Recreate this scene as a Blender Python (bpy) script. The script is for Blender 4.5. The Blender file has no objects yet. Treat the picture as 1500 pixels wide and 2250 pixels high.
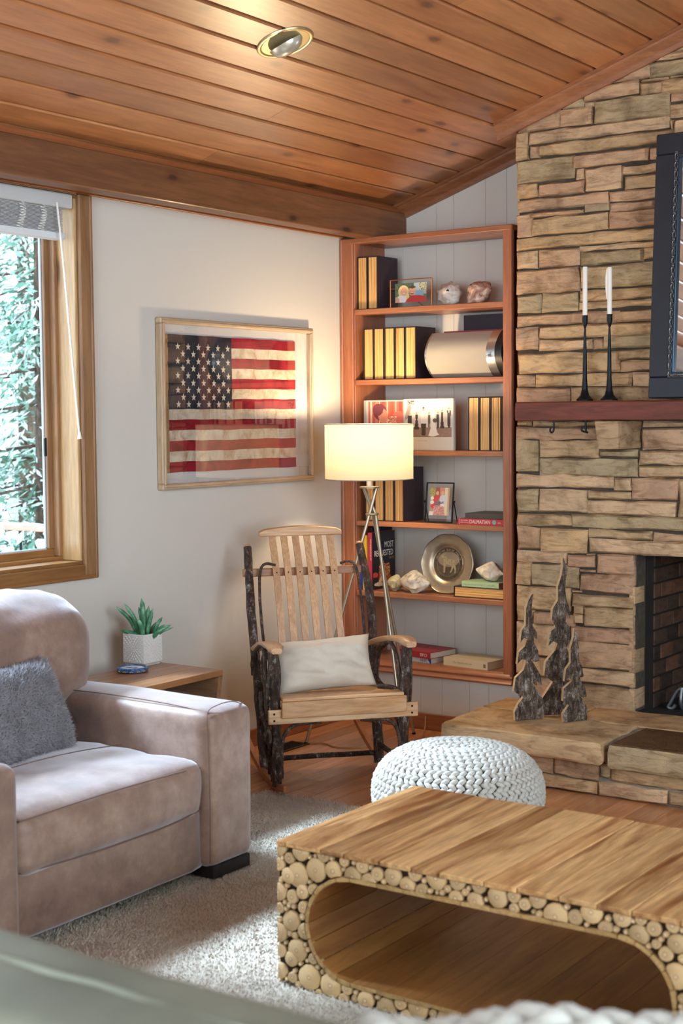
import bpy, bmesh, math, random
import numpy as np
from mathutils import Vector, Matrix, noise

random.seed(7)
PI = math.pi
scene = bpy.context.scene
COL = scene.collection

# ------------------------------------------------------------------ camera, world, light, exposure
CAM = Vector((4.25095, -6.13495, 1.55))
_yaw, _pit, _rol = math.radians(34.7795), math.radians(3.7157), math.radians(-0.45595)
_fw = Vector((-math.sin(_yaw) * math.cos(_pit), math.cos(_yaw) * math.cos(_pit), -math.sin(_pit)))
_rt = _fw.cross(Vector((0, 0, 1))).normalized()
_up = _rt.cross(_fw)
_r2 = math.cos(_rol) * _rt + math.sin(_rol) * _up
_u2 = -math.sin(_rol) * _rt + math.cos(_rol) * _up
cam_data = bpy.data.cameras.new('camera')
cam = bpy.data.objects.new('camera', cam_data)
COL.objects.link(cam)
cam.matrix_world = Matrix(((_r2.x, _u2.x, -_fw.x, CAM.x), (_r2.y, _u2.y, -_fw.y, CAM.y), (_r2.z, _u2.z, -_fw.z, CAM.z), (0, 0, 0, 1)))
cam_data.sensor_fit = 'VERTICAL'
cam_data.sensor_height = 36.0
cam_data.lens = 51.472
cam_data.clip_start = 0.05
cam_data.clip_end = 200
cam_data.dof.use_dof = True
cam_data.dof.focus_distance = 6.3
cam_data.dof.aperture_fstop = 4.0
scene.camera = cam

world = bpy.data.worlds.new('sky')
scene.world = world
world.use_nodes = True
_bg = world.node_tree.nodes['Background']
_bg.inputs[0].default_value = (0.68, 0.85, 1.0, 1)
_bg.inputs[1].default_value = 4.4

sun = bpy.data.lights.new('sun', 'SUN')
sun.energy = 10.5
sun.color = (0.60, 0.80, 1.0)
sun.angle = math.radians(9)
sun_o = bpy.data.objects.new('sun', sun)
COL.objects.link(sun_o)
sun_o.rotation_euler = Vector((1.0, 0.25, -1.02)).to_track_quat('-Z', 'Y').to_euler()


def area(name, loc, d, sx, sy, power, color):
    l = bpy.data.lights.new(name, 'AREA')
    l.shape = 'RECTANGLE'
    l.size, l.size_y, l.energy, l.color = sx, sy, power, color
    o = bpy.data.objects.new(name, l)
    COL.objects.link(o)
    o.location = loc
    o.rotation_euler = Vector(d).to_track_quat('-Z', 'Y').to_euler()
    return o


# unseen area lights added as soft daylight fill, in wall openings behind the camera
area('daylight_fill_front', (2.9, -8.0, 1.75), (0, 1, 0), 3.6, 2.1, 112, (1.0, 0.985, 0.97))
area('daylight_fill_right', (5.9, -3.6, 1.8), (-1, 0, 0), 3.4, 2.2, 66, (1.0, 0.985, 0.97))

scene.view_settings.view_transform = 'Standard'
scene.view_settings.look = 'None'
scene.view_settings.exposure = 0.12
scene.view_settings.gamma = 1.0
scene.view_settings.use_curve_mapping = False
scene.cycles.use_denoising = True
scene.cycles.max_bounces = 6
scene.cycles.diffuse_bounces = 3
scene.cycles.glossy_bounces = 3
scene.cycles.use_adaptive_sampling = True
scene.cycles.adaptive_threshold = 0.1
scene.cycles.transparent_max_bounces = 16
scene.cycles.sample_clamp_indirect = 6.0
scene.cycles.caustics_reflective = False
scene.cycles.caustics_refractive = False


# ------------------------------------------------------------------ helpers
def S(h):
    """sRGB hex to linear RGBA"""
    h = h.lstrip('#')
    out = []
    for i in (0, 2, 4):
        c = int(h[i:i + 2], 16) / 255
        out.append(c / 12.92 if c <= .04045 else ((c + .055) / 1.055) ** 2.4)
    return (out[0], out[1], out[2], 1)


def nz(x, y, z=0.0):
    return noise.noise(Vector((x, y, z)))


ORG = {}


def thing(name, loc, label=None, cat=None, group=None, kind=None):
    o = bpy.data.objects.new(name, None)
    o.empty_display_size = .05
    COL.objects.link(o)
    o.location = loc
    ORG[o.name] = Vector(loc)
    tag(o, label, cat, group, kind)
    return o


def tag(o, label=None, cat=None, group=None, kind=None):
    if label: o['label'] = label
    if cat: o['category'] = cat
    if group: o['group'] = group
    if kind: o['kind'] = kind
    return o


class MB:
    """collects geometry in world coordinates and links it as ONE mesh object"""
    def __init__(s):
        s.v, s.f = [], []

    def add(s, v, f):
        n = len(s.v)
        s.v += [tuple(p) for p in v]
        s.f += [tuple(i + n for i in q) for q in f]
        return s

    def box(s, x0, x1, y0, y1, z0, z1):
        v = [(x0, y0, z0), (x1, y0, z0), (x1, y1, z0), (x0, y1, z0), (x0, y0, z1), (x1, y0, z1), (x1, y1, z1), (x0, y1, z1)]
        return s.add(v, [(0, 3, 2, 1), (4, 5, 6, 7), (0, 1, 5, 4), (1, 2, 6, 5), (2, 3, 7, 6), (3, 0, 4, 7)])

    def hexa(s, v):
        return s.add(v, [(0, 3, 2, 1), (4, 5, 6, 7), (0, 1, 5, 4), (1, 2, 6, 5), (2, 3, 7, 6), (3, 0, 4, 7)])

    def rbox(s, x0, x1, y0, y1, z0, z1, r=.003, seg=1, M=None):
        b = bmesh.new()
        bmesh.ops.create_cube(b, size=1)
        for q in b.verts:
            q.co = Vector(((x0 + x1) / 2 + q.co.x * (x1 - x0), (y0 + y1) / 2 + q.co.y * (y1 - y0), (z0 + z1) / 2 + q.co.z * (z1 - z0)))
        r = min(r, .45 * min(x1 - x0, y1 - y0, z1 - z0))
        bmesh.ops.bevel(b, geom=list(b.edges), offset=r, segments=seg, affect='EDGES', profile=.5)
        b.verts.index_update()
        v = [(M @ q.co) if M else q.co.copy() for q in b.verts]
        s.add(v, [[q.index for q in f.verts] for f in b.faces])
        b.free()
        return s

    def tube(s, pts, rad, n=8, caps=True):
        pts = [Vector(p) for p in pts]
        if not hasattr(rad, '__len__'): rad = [rad] * len(pts)
        t0 = (pts[1] - pts[0]).normalized()
        a = t0.orthogonal().normalized()
        v, f = [], []
        for i, p in enumerate(pts):
            t = (pts[min(i + 1, len(pts) - 1)] - pts[max(i - 1, 0)]).normalized()
            a = (a - t * a.dot(t))
            a = a.normalized() if a.length > 1e-6 else t.orthogonal().normalized()
            b = t.cross(a)
            for k in range(n):
                w = 2 * PI * k / n
                v.append(p + (a * math.cos(w) + b * math.sin(w)) * rad[i])
        for i in range(len(pts) - 1):
            for k in range(n):
                f.append((i * n + k, i * n + (k + 1) % n, (i + 1) * n + (k + 1) % n, (i + 1) * n + k))
        if caps:
            f.append(tuple(reversed(range(n))))
            f.append(tuple(range((len(pts) - 1) * n, len(pts) * n)))
        return s.add(v, f)

    def lathe(s, prof, c=(0, 0, 0), n=24, M=None, mod=None, close=False):
        """prof: (r, z) pairs"""
        v, f = [], []
        for i, (r, z) in enumerate(prof):
            for k in range(n):
                w = 2 * PI * k / n
                rr = r * (mod(w, i) if mod else 1)
                p = Vector((rr * math.cos(w), rr * math.sin(w), z))
                if M: p = M @ p
                v.append(p + Vector(c))
        for i in range(len(prof) - 1):
            for k in range(n):
                f.append((i * n + k, i * n + (k + 1) % n, (i + 1) * n + (k + 1) % n, (i + 1) * n + k))
        if prof[0][0] > 1e-5: f.append(tuple(reversed(range(n))))
        if prof[-1][0] > 1e-5: f.append(tuple(range((len(prof) - 1) * n, len(prof) * n)))
        return s.add(v, f)

    def prism(s, poly, fn, d):
        """poly of (a, b) counter-clockwise, fn(a, b, t) -> point for t in 0..d"""
        n = len(poly)
        v = [fn(a, b, 0) for a, b in poly] + [fn(a, b, d) for a, b in poly]
        f = [tuple(range(n)), tuple(reversed(range(n, 2 * n)))]
        f += [(i, i + n, (i + 1) % n + n, (i + 1) % n) for i in range(n)]
        return s.add(v, f)

    def build(s, name, mat, parent=None, smooth=None, fix=False):
        me = bpy.data.meshes.new(name)
        o3 = ORG[parent.name] if parent is not None else Vector((0, 0, 0))
        vv = np.array([tuple(p) for p in s.v], dtype=float)
        if parent is None:
            lo, hi = vv.min(0), vv.max(0)
            o3 = Vector(((lo[0] + hi[0]) / 2, (lo[1] + hi[1]) / 2, lo[2]))
        vv = vv - np.array(o3)
        me.from_pydata([tuple(p) for p in vv], [], s.f)
        if fix:
            b = bmesh.new(); b.from_mesh(me)
            bmesh.ops.remove_doubles(b, verts=b.verts, dist=1e-5)
            bmesh.ops.recalc_face_normals(b, faces=b.faces)
            b.to_mesh(me); b.free()
        me.validate()
        if smooth is not None:
            me.polygons.foreach_set('use_smooth', [True] * len(me.polygons))
            if smooth < 180: me.set_sharp_from_angle(angle=math.radians(smooth))
        if mat: me.materials.append(mat)
        o = bpy.data.objects.new(name, me)
        COL.objects.link(o)
        if parent is not None:
            o.parent = parent
        else:
            o.location = o3
        ORG[o.name] = o3
        return o


def box(name, mat, parent, x0, x1, y0, y1, z0, z1, r=.003):
    return MB().rbox(x0, x1, y0, y1, z0, z1, r).build(name, mat, parent)


def softbox(c, h, r, n=12, bulge=(0, 0, 0), amp=0, freq=6, M=None, seed=0.0, pinch=0):
    """rounded, bulging cushion block; c centre, h half sizes"""
    m = MB()
    key = {}
    c = Vector(c)
    def put(q):
        k = (round(q[0], 5), round(q[1], 5), round(q[2], 5))
        if k in key: return key[k]
        p = [max(-h[i] + r, min(h[i] - r, q[i] * h[i])) for i in range(3)]
        d = Vector([q[i] * h[i] - p[i] for i in range(3)])
        w = Vector(p) + (d.normalized() * r if d.length > 1e-9 else Vector((0, 0, 0)))
        e = [w[i] / h[i] for i in range(3)]
        o = w.copy()
        for i in range(3):
            a, b = (i + 1) % 3, (i + 2) % 3
            o[i] += bulge[i] * e[i] * max(0, 1 - e[a] ** 2) * max(0, 1 - e[b] ** 2)
        if amp:
            k2 = nz(o.x * freq + seed, o.y * freq * .7, o.z * freq) * amp + nz(o.x * freq * 3 + seed, o.y * freq * 3, o.z * freq * 2) * amp * .35
            nn = Vector((e[0] * h[1] * h[2], e[1] * h[0] * h[2], e[2] * h[0] * h[1]))
            o += nn.normalized() * k2
        if M: o = M @ o
        m.v.append(tuple(o + c))
        key[k] = len(m.v) - 1
        return key[k]
    for ax in range(3):
        for sg in (-1, 1):
            g = []
            for i in range(n + 1):
                row = []
                for j in range(n + 1):
                    q = [0, 0, 0]
                    q[ax] = sg
                    q[(ax + 1) % 3] = math.sin((-1 + 2 * i / n) * PI / 2) * .35 + (-1 + 2 * i / n) * .65
                    q[(ax + 2) % 3] = math.sin((-1 + 2 * j / n) * PI / 2) * .35 + (-1 + 2 * j / n) * .65
                    row.append(put(q))
                g.append(row)
            for i in range(n):
                for j in range(n):
                    q = (g[i][j], g[i + 1][j], g[i + 1][j + 1], g[i][j + 1])
                    m.f.append(q if sg > 0 else q[::-1])
    return m


def spline(pts, n=8):
    """Catmull-Rom through pts"""
    P = [Vector(p) for p in pts]
    P = [2 * P[0] - P[1]] + P + [2 * P[-1] - P[-2]]
    out = []
    for i in range(1, len(P) - 2):
        for k in range(n):
            t = k / n
            a, b, c, d = P[i - 1], P[i], P[i + 1], P[i + 2]
            out.append(.5 * ((2 * b) + (c - a) * t + (2 * a - 5 * b + 4 * c - d) * t * t + (3 * b - a - 3 * c + d) * t ** 3))
    out.append(P[-2])
    return out


def dup(o, parent=None):
    c = o.copy()
    COL.objects.link(c)
    if parent is not None: c.parent = parent
    ORG[c.name] = ORG[o.name]
    return c


# ------------------------------------------------------------------ materials
def mat_new(name):
    m = bpy.data.materials.new(name)
    m.use_nodes = True
    nt = m.node_tree
    return m, nt, nt.nodes['Principled BSDF']


def nd(nt, typ, **kw):
    n = nt.nodes.new(typ)
    for k, v in kw.items():
        if k.startswith('i_'):
            n.inputs[k[2:].replace('_', ' ')].default_value = v
        else:
            setattr(n, k, v)
    return n


def ramp(nt, stops, interp='LINEAR'):
    r = nt.nodes.new('ShaderNodeValToRGB')
    r.color_ramp.interpolation = interp
    e = r.color_ramp.elements
    while len(e) < len(stops): e.new(.5)
    for i, (p, c) in enumerate(stops):
        e[i].position = p
        e[i].color = c
    return r


def mixc(nt, a, b, fac, mode='MIX'):
    n = nt.nodes.new('ShaderNodeMix')
    n.data_type = 'RGBA'
    n.blend_type = mode
    for sock, val in ((n.inputs[0], fac), (n.inputs[6], a), (n.inputs[7], b)):
        if hasattr(val, 'is_linked'): nt.links.new(val, sock)
        else: sock.default_value = val
    return n.outputs[2]


def math_n(nt, op, a, b=0.0, clamp=False):
    n = nt.nodes.new('ShaderNodeMath')
    n.operation = op
    n.use_clamp = clamp
    for sock, val in ((n.inputs[0], a), (n.inputs[1], b)):
        if hasattr(val, 'is_linked'): nt.links.new(val, sock)
        else: sock.default_value = val
    return n.outputs[0]


def coords(nt, scale=(1, 1, 1), rnd=True, rotz=0.0):
    tc = nt.nodes.new('ShaderNodeTexCoord')
    mp = nt.nodes.new('ShaderNodeMapping')
    mp.inputs['Scale'].default_value = scale
    src = tc.outputs['Object']
    if rotz:
        m0 = nt.nodes.new('ShaderNodeMapping')
        m0.inputs['Rotation'].default_value = (0, 0, -rotz)
        nt.links.new(src, m0.inputs['Vector'])
        src = m0.outputs[0]
    nt.links.new(src, mp.inputs['Vector'])
    if rnd:
        oi = nt.nodes.new('ShaderNodeObjectInfo')
        m = math_n(nt, 'MULTIPLY', oi.outputs['Random'], 53.0)
        cb = nt.nodes.new('ShaderNodeCombineXYZ')
        for i in range(3): nt.links.new(m, cb.inputs[i])
        ad = nt.nodes.new('ShaderNodeVectorMath')
        nt.links.new(mp.outputs[0], ad.inputs[0])
        nt.links.new(cb.outputs[0], ad.inputs[1])
        return ad.outputs[0]
    return mp.outputs[0]


def noise_n(nt, vec, scale, detail=4, rough=.55, dist=0.0):
    n = nt.nodes.new('ShaderNodeTexNoise')
    n.inputs['Scale'].default_value = scale
    n.inputs['Detail'].default_value = detail
    n.inputs['Roughness'].default_value = rough
    n.inputs['Distortion'].default_value = dist
    nt.links.new(vec, n.inputs['Vector'])
    return n.outputs['Fac']


def bump_n(nt, bs, h, strength=.3, dist=.01):
    b = nt.nodes.new('ShaderNodeBump')
    b.inputs['Strength'].default_value = strength
    b.inputs['Distance'].default_value = dist
    nt.links.new(h, b.inputs['Height'])
    nt.links.new(b.outputs[0], bs.inputs['Normal'])


def plain(name, col, rough=.5, metal=0.0, noise_amt=.0, nscale=20, bump=0.0, bscale=80, coat=0.0, spec=.5, sheen=0.0, rnd=True):
    m, nt, bs = mat_new(name)
    c = S(col) if isinstance(col, str) else col
    bs.inputs['Base Color'].default_value = c
    bs.inputs['Roughness'].default_value = rough
    bs.inputs['Metallic'].default_value = metal
    bs.inputs['Specular IOR Level'].default_value = spec
    bs.inputs['Coat Weight'].default_value = coat
    bs.inputs['Coat Roughness'].default_value = .15
    bs.inputs['Sheen Weight'].default_value = sheen
    if noise_amt or bump:
        v = coords(nt, rnd=rnd)
        if noise_amt:
            f = noise_n(nt, v, nscale, 5)
            d = tuple(x * (1 - noise_amt) for x in c[:3]) + (1,)
            l = tuple(min(1, x * (1 + noise_amt)) for x in c[:3]) + (1,)
            r = ramp(nt, [(.3, d), (.7, l)])
            nt.links.new(f, r.inputs[0])
            nt.links.new(r.outputs[0], bs.inputs['Base Color'])
        if bump:
            bump_n(nt, bs, noise_n(nt, v, bscale, 4), bump)
    return m


def wood(name, dark, light, axis='Y', scale=1.0, rough=.45, var=.15, knots=0.0, coat=0.0, bump=.08, contrast=(.32, .68), coat_r=.2, fine=.22, rotz=0.0, flat=None):
    m, nt, bs = mat_new(name)
    st = [1, 1, 1]
    st['XYZ'.index(axis)] = .09
    v = coords(nt, tuple(st), True, rotz)
    n1 = noise_n(nt, v, 9 * scale, 5, .6, 2.2)
    n2 = noise_n(nt, v, 70 * scale, 3, .6, .6)
    n3 = noise_n(nt, v, 2.2 * scale, 2, .5, .5)
    r = ramp(nt, [(contrast[0], S(dark)), (contrast[1], S(light))])
    a = math_n(nt, 'ADD', math_n(nt, 'MULTIPLY', n1, .65), math_n(nt, 'MULTIPLY', n3, .35))
    nt.links.new(a, r.inputs[0])
    col = r.outputs[0]
    g = ramp(nt, [(.35, (1 - fine, 1 - fine, 1 - fine, 1)), (.6, (1, 1, 1, 1))])
    nt.links.new(n2, g.inputs[0])
    col = mixc(nt, col, g.outputs[0], 1.0, 'MULTIPLY')
    if knots:
        st2 = [1, 1, 1]
        st2['XYZ'.index(axis)] = .42
        v2 = coords(nt, tuple(st2))
        vo = nt.nodes.new('ShaderNodeTexVoronoi')
        if flat:
            vo.voronoi_dimensions = '2D'
            sp_ = nt.nodes.new('ShaderNodeSeparateXYZ')
            cb_ = nt.nodes.new('ShaderNodeCombineXYZ')
            nt.links.new(v2, sp_.inputs[0])
            for k_, a_ in enumerate([a for a in 'XYZ' if a != flat]): nt.links.new(sp_.outputs[a_], cb_.inputs[k_])
            v2 = cb_.outputs[0]
        vo.inputs['Scale'].default_value = knots
        nt.links.new(v2, vo.inputs['Vector'])
        k = ramp(nt, [(.0, (.08, .04, .03, 1)), (.055, (.22, .13, .09, 1)), (.085, (.75, .66, .6, 1)), (.14, (1, 1, 1, 1))])
        d2 = math_n(nt, 'ADD', vo.outputs['Distance'], math_n(nt, 'MULTIPLY', n2, .04))
        nt.links.new(d2, k.inputs[0])
        col = mixc(nt, col, k.outputs[0], .8, 'MULTIPLY')
    oi = nt.nodes.new('ShaderNodeObjectInfo')
    hv = nt.nodes.new('ShaderNodeHueSaturation')
    val = math_n(nt, 'ADD', math_n(nt, 'MULTIPLY', oi.outputs['Random'], 2 * var), 1 - var)
    nt.links.new(val, hv.inputs['Value'])
    nt.links.new(col, hv.inputs['Color'])
    nt.links.new(hv.outputs[0], bs.inputs['Base Color'])
    bs.inputs['Roughness'].default_value = rough
    bs.inputs['Coat Weight'].default_value = coat
    bs.inputs['Coat Roughness'].default_value = coat_r
    bs.inputs['Coat IOR'].default_value = 1.5 if coat < .8 else 1.9
    if bump: bump_n(nt, bs, n2, bump, .004)
    return m


def stone_mat(name, cols, bump=1.0, rough=.85, scale=1.0, dark=(.45, .40, .36, 1)):
    m, nt, bs = mat_new(name)
    oi = nt.nodes.new('ShaderNodeObjectInfo')
    k = len(cols)
    base = ramp(nt, [(i / k, S(c)) for i, c in enumerate(cols)], 'CONSTANT')
    nt.links.new(oi.outputs['Random'], base.inputs[0])
    v = coords(nt)
    n1 = noise_n(nt, v, 7 * scale, 6, .62, .8)
    vs = coords(nt, (.35, .35, 1.6))
    n2 = noise_n(nt, vs, 22 * scale, 4, .6, 1.4)
    n3 = noise_n(nt, v, 90 * scale, 4, .65)
    r1 = ramp(nt, [(.30, (.60, .55, .49, 1)), (.50, (1.02, 1, .98, 1)), (.72, (1.25, 1.20, 1.12, 1))])
    nt.links.new(n1, r1.inputs[0])
    c = mixc(nt, base.outputs[0], r1.outputs[0], 1.0, 'MULTIPLY')
    r2 = ramp(nt, [(.34, (.55, .48, .42, 1)), (.5, (1, 1, 1, 1)), (.70, (1.12, 1.10, 1.06, 1))])
    nt.links.new(n2, r2.inputs[0])
    c = mixc(nt, c, r2.outputs[0], .7, 'MULTIPLY')
    r3 = ramp(nt, [(.70, (0, 0, 0, 1)), (.78, (.35, .33, .30, 1))])
    nt.links.new(n3, r3.inputs[0])
    c = mixc(nt, c, r3.outputs[0], .75, 'ADD')
    nt.links.new(c, bs.inputs['Base Color'])
    bs.inputs['Roughness'].default_value = rough
    bs.inputs['Specular IOR Level'].default_value = .25
    h = math_n(nt, 'ADD', math_n(nt, 'MULTIPLY', n1, .6), math_n(nt, 'ADD', math_n(nt, 'MULTIPLY', n2, .5), math_n(nt, 'MULTIPLY', n3, .25)))
    bump_n(nt, bs, h, bump, .012)
    return m


def glass_mat(name, ior=1.5, tint=(1, 1, 1, 1), rough=0.0):
    m = bpy.data.materials.new(name)
    m.use_nodes = True
    nt = m.node_tree
    nt.nodes.clear()
    out = nt.nodes.new('ShaderNodeOutputMaterial')
    tr = nd(nt, 'ShaderNodeBsdfTransparent')
    tr.inputs[0].default_value = tint
    gl = nd(nt, 'ShaderNodeBsdfGlossy')
    gl.inputs['Roughness'].default_value = rough
    lw = nd(nt, 'ShaderNodeLayerWeight')
    lw.inputs[0].default_value = .5
    f0 = ((ior - 1) / (ior + 1)) ** 2
    fac = math_n(nt, 'ADD', math_n(nt, 'MULTIPLY', math_n(nt, 'POWER', lw.outputs['Facing'], 5.0), 1 - f0), f0)
    mx = nd(nt, 'ShaderNodeMixShader')
    nt.links.new(fac, mx.inputs[0])
    nt.links.new(tr.outputs[0], mx.inputs[1])
    nt.links.new(gl.outputs[0], mx.inputs[2])
    nt.links.new(mx.outputs[0], out.inputs[0])
    return m


def print_mat(name, rough=.45):
    m, nt, bs = mat_new(name)
    a = nt.nodes.new('ShaderNodeVertexColor')
    a.layer_name = 'Col'
    nt.links.new(a.outputs[0], bs.inputs['Base Color'])
    bs.inputs['Roughness'].default_value = rough
    return m


PRINT = print_mat('photo_print')


def picture(name, w, h, bg, shapes, fn, parent, mat=None):
    """a flat print: a w x h grid of coloured cells; shapes painted in order in 0..1 coordinates (v up); fn(u, v) -> world point"""
    g = np.zeros((h, w, 3))
    U, V = np.meshgrid((np.arange(w) + .5) / w, (np.arange(h) + .5) / h)
    rs = np.random.RandomState(3)
    if callable(bg): g[:] = bg(U, V, rs)
    else: g[:] = S(bg)[:3]
    for s in shapes:
        k = s[0]
        col = np.array(S(s[1])[:3])
        if k == 'e':
            cx, cy, rx, ry = s[2:6]
            a = s[6] if len(s) > 6 else 0
            dx, dy = U - cx, V - cy
            x2 = dx * math.cos(a) + dy * math.sin(a)
            y2 = -dx * math.sin(a) + dy * math.cos(a)
            mk = (x2 / rx) ** 2 + (y2 / ry) ** 2 < 1
        elif k == 'r':
            mk = (U > s[2]) & (U < s[3]) & (V > s[4]) & (V < s[5])
        elif k == 'p':
            pts = s[2]
            mk = np.zeros_like(U, bool)
            for i in range(len(pts)):
                (x1, y1), (x2, y2) = pts[i], pts[(i + 1) % len(pts)]
                c = ((y1 > V) != (y2 > V)) & (U < (x2 - x1) * (V - y1) / (y2 - y1 + 1e-9) + x1)
                mk ^= c
        elif k == 'n':   # speckle of colour inside a rectangle
            mk = (U > s[2]) & (U < s[3]) & (V > s[4]) & (V < s[5]) & (rs.rand(h, w) < s[6])
        g[mk] = col * (1 + (rs.rand(h, w, 1)[mk] - .5) * .12)
    vs = [fn(i / w, j / h) for j in range(h + 1) for i in range(w + 1)]
    fs = [(j * (w + 1) + i, j * (w + 1) + i + 1, (j + 1) * (w + 1) + i + 1, (j + 1) * (w + 1) + i) for j in range(h) for i in range(w)]
    o = MB().add(vs, fs).build(name, mat or PRINT, parent)
    ca = o.data.color_attributes.new('Col', 'FLOAT_COLOR', 'CORNER')
    c4 = np.ones((w * h, 4, 4))
    c4[:, :, :3] = g.reshape(-1, 1, 3)
    ca.data.foreach_set('color', c4.ravel())
    return o


TEXTS = []


def text(name, s, size, o, ux, uy, mat, parent, sx=1.0, align='LEFT', lift=.0006):
    """queue flat lettering: baseline start o, reading direction ux, up uy"""
    TEXTS.append((name, s, size, Vector(o), Vector(ux).normalized(), Vector(uy).normalized(), mat, parent, sx, align, lift))


def flush_texts():
    tmp = []
    for t in TEXTS:
        cu = bpy.data.curves.new('lettering', 'FONT')
        cu.body = t[1]
        cu.size = t[2]
        cu.align_x = t[9]
        cu.resolution_u = 3
        ob = bpy.data.objects.new('lettering', cu)
        COL.objects.link(ob)
        tmp.append(ob)
    dg = bpy.context.evaluated_depsgraph_get()
    for t, ob in zip(TEXTS, tmp):
        me = bpy.data.meshes.new_from_object(ob.evaluated_get(dg))
        n = t[4].cross(t[5])
        m = MB().add([t[3] + t[4] * (v.co.x * t[8]) + t[5] * v.co.y + n * t[10] for v in me.vertices], [tuple(p.vertices) for p in me.polygons])
        if m.v: m.build(t[0], t[6], t[7])
        bpy.data.meshes.remove(me)
    for ob in tmp:
        cu = ob.data
        bpy.data.objects.remove(ob)
        bpy.data.curves.remove(cu)
    TEXTS.clear()


# shared materials
M_WALL = plain('wall_paint', '#d0ccc5', .75, bump=.05, bscale=220, spec=.2)
M_PANEL = plain('white_panelling', '#d6d3cc', .55, spec=.3)
M_CEIL = wood('ceiling_pine', '#98572d', '#c98a56', 'Y', .8, .36, .17, knots=3.6, coat=.9, bump=.05, coat_r=.33, flat='Z')
M_CEILB = plain('ceiling_backing', '#22120a', .9)
M_BEAM = wood('beam_pine', '#5f3a20', '#8c5c38', 'Y', .8, .5, .05, knots=4.2, coat=.1, flat='X')
M_TRIM = wood('cherry_trim_y', '#8a4c26', '#a9663a', 'Y', 1.2, .4, .06, coat=.2)
M_TRIMX = wood('cherry_trim_x', '#96583a', '#b67a55', 'X', 1.2, .4, .06, coat=.2)
M_TRIMZ = wood('cherry_trim_z', '#945436', '#b3734e', 'Z', 1.2, .4, .06, coat=.2)
M_CROWN = wood('crown_cherry', '#7c4729', '#a06842', 'X', 1.2, .4, .05, coat=.2)
M_CASE = wood('window_pine', '#7c5738', '#a47c54', 'Z', 1.0, .42, .06, knots=2.0, coat=.25)
M_JAMB_LIT = wood('daylit_jamb_pine', '#b48c5a', '#d9b685', 'Z', 1.0, .42, .05, knots=2.0, coat=.2, flat='Y')  # paler pine: daylight on the jamb is put into its colour
M_CASEY = wood('window_pine_y', '#7d5530', '#a3743f', 'Y', 1.0, .42, .06, coat=.25)
M_FLOOR = wood('floor_hickory', '#b46c40', '#e8ae7c', 'Y', .75, .30, .24, coat=.3, bump=.04, contrast=(.28, .74), coat_r=.18)
M_STONE = stone_mat('ledge_stone', ['#bda17d', '#b49a78', '#ad9a7a', '#bc9d81', '#c0a27c', '#a69577', '#b59679', '#c5a888', '#b6977a', '#ab9172', '#bda283', '#b08f75'])
M_MORTAR = plain('dark_mortar', '#4c443b', .95, noise_amt=.3, nscale=30, bump=.4, bscale=60)
M_MORTARG = plain('grey_mortar', '#8c887e', .95, noise_amt=.2, nscale=30, bump=.5, bscale=60)
M_BLACK = plain('black_metal', '#17181b', .45, .6, spec=.4)
M_STEEL = plain('brushed_nickel', '#b5aa96', .40, .9)
M_WHITE = plain('white_plastic', '#e8e8e6', .45)
M_GLASS = glass_mat('clear_glass', 1.45)


# ------------------------------------------------------------------ the setting
def zc(x):
    return 2.57 + x / 3.0


# floor and planks
floor = MB().box(0, 6.0, -8.3, .3, -.06, -.012).build('floor', plain('subfloor', '#7a4a2a', .6))
tag(floor, 'warm brown hickory plank floor', 'floor', kind='structure')
ORG[floor.name] = ORG[floor.name]
pw = .1085
rnd = random.Random(11)
plank_mesh = {}
for i in range(30):
    x0 = .012 + i * pw
    y = -1.95 - rnd.random() * .6
    while y < .0:
        L = rnd.choice([.62, .84, 1.06, 1.28])
        y1 = min(y + L, -.002)
        if x0 > .98: y1 = min(y1, -.70)
        if y1 - y > .05:
            k = round(y1 - y, 3)
            if k not in plank_mesh:
                o = MB().rbox(x0 + .0008, x0 + pw - .0008, y, y1 - .0016, -.012, 0, .0012).build('floor_plank', M_FLOOR, floor)
                plank_mesh[k] = (o.data, x0, y)
            else:
                d, xa, ya = plank_mesh[k]
                o = bpy.data.objects.new('floor_plank', d)
                COL.objects.link(o)
                o.parent = floor
                o.location = (x0 - xa, y - ya, 0)
        if y1 < y + L - .001: break
        y += L
M_FLOORFAR = M_FLOOR
MB().box(0, 6.0, -8.3, -2.56, -.012, -.001).build('floor_field', M_FLOOR, floor)
MB().box(3.27, 6.0, -2.56, -.7, -.012, -.001).build('floor_field', M_FLOOR, floor)

# left wall with the window opening
WY0, WY1, WZ0, WZ1 = -3.65, -1.866, .960, 2.446


def wall_with_hole(name, mat, fn, a0, a1, b0, b1, h, t):
    """fn(a, b, d) -> point; h = (ha0, ha1, hb0, hb1)"""
    A, B = [a0, h[0], h[1], a1], [b0, h[2], h[3], b1]
    m = MB()
    m.v = [fn(a, b, d) for d in (0, t) for b in B for a in A]
    q = lambda i, j, k: k * 16 + j * 4 + i
    for j in range(3):
        for i in range(3):
            if i == 1 and j == 1: continue
            m.f.append((q(i, j, 0), q(i + 1, j, 0), q(i + 1, j + 1, 0), q(i, j + 1, 0)))
            m.f.append((q(i, j, 1), q(i, j + 1, 1), q(i + 1, j + 1, 1), q(i + 1, j, 1)))
    for (i, j), (i2, j2) in (((1, 1), (2, 1)), ((2, 1), (2, 2)), ((2, 2), (1, 2)), ((1, 2), (1, 1))):
        m.f.append((q(i, j, 0), q(i2, j2, 0), q(i2, j2, 1), q(i, j, 1)))
    for (i, j), (i2, j2) in (((0, 0), (3, 0)), ((3, 0), (3, 3)), ((3, 3), (0, 3)), ((0, 3), (0, 0))):
        m.f.append((q(i, j, 0), q(i2, j2, 0), q(i2, j2, 1), q(i, j, 1)))
    return m


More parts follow.
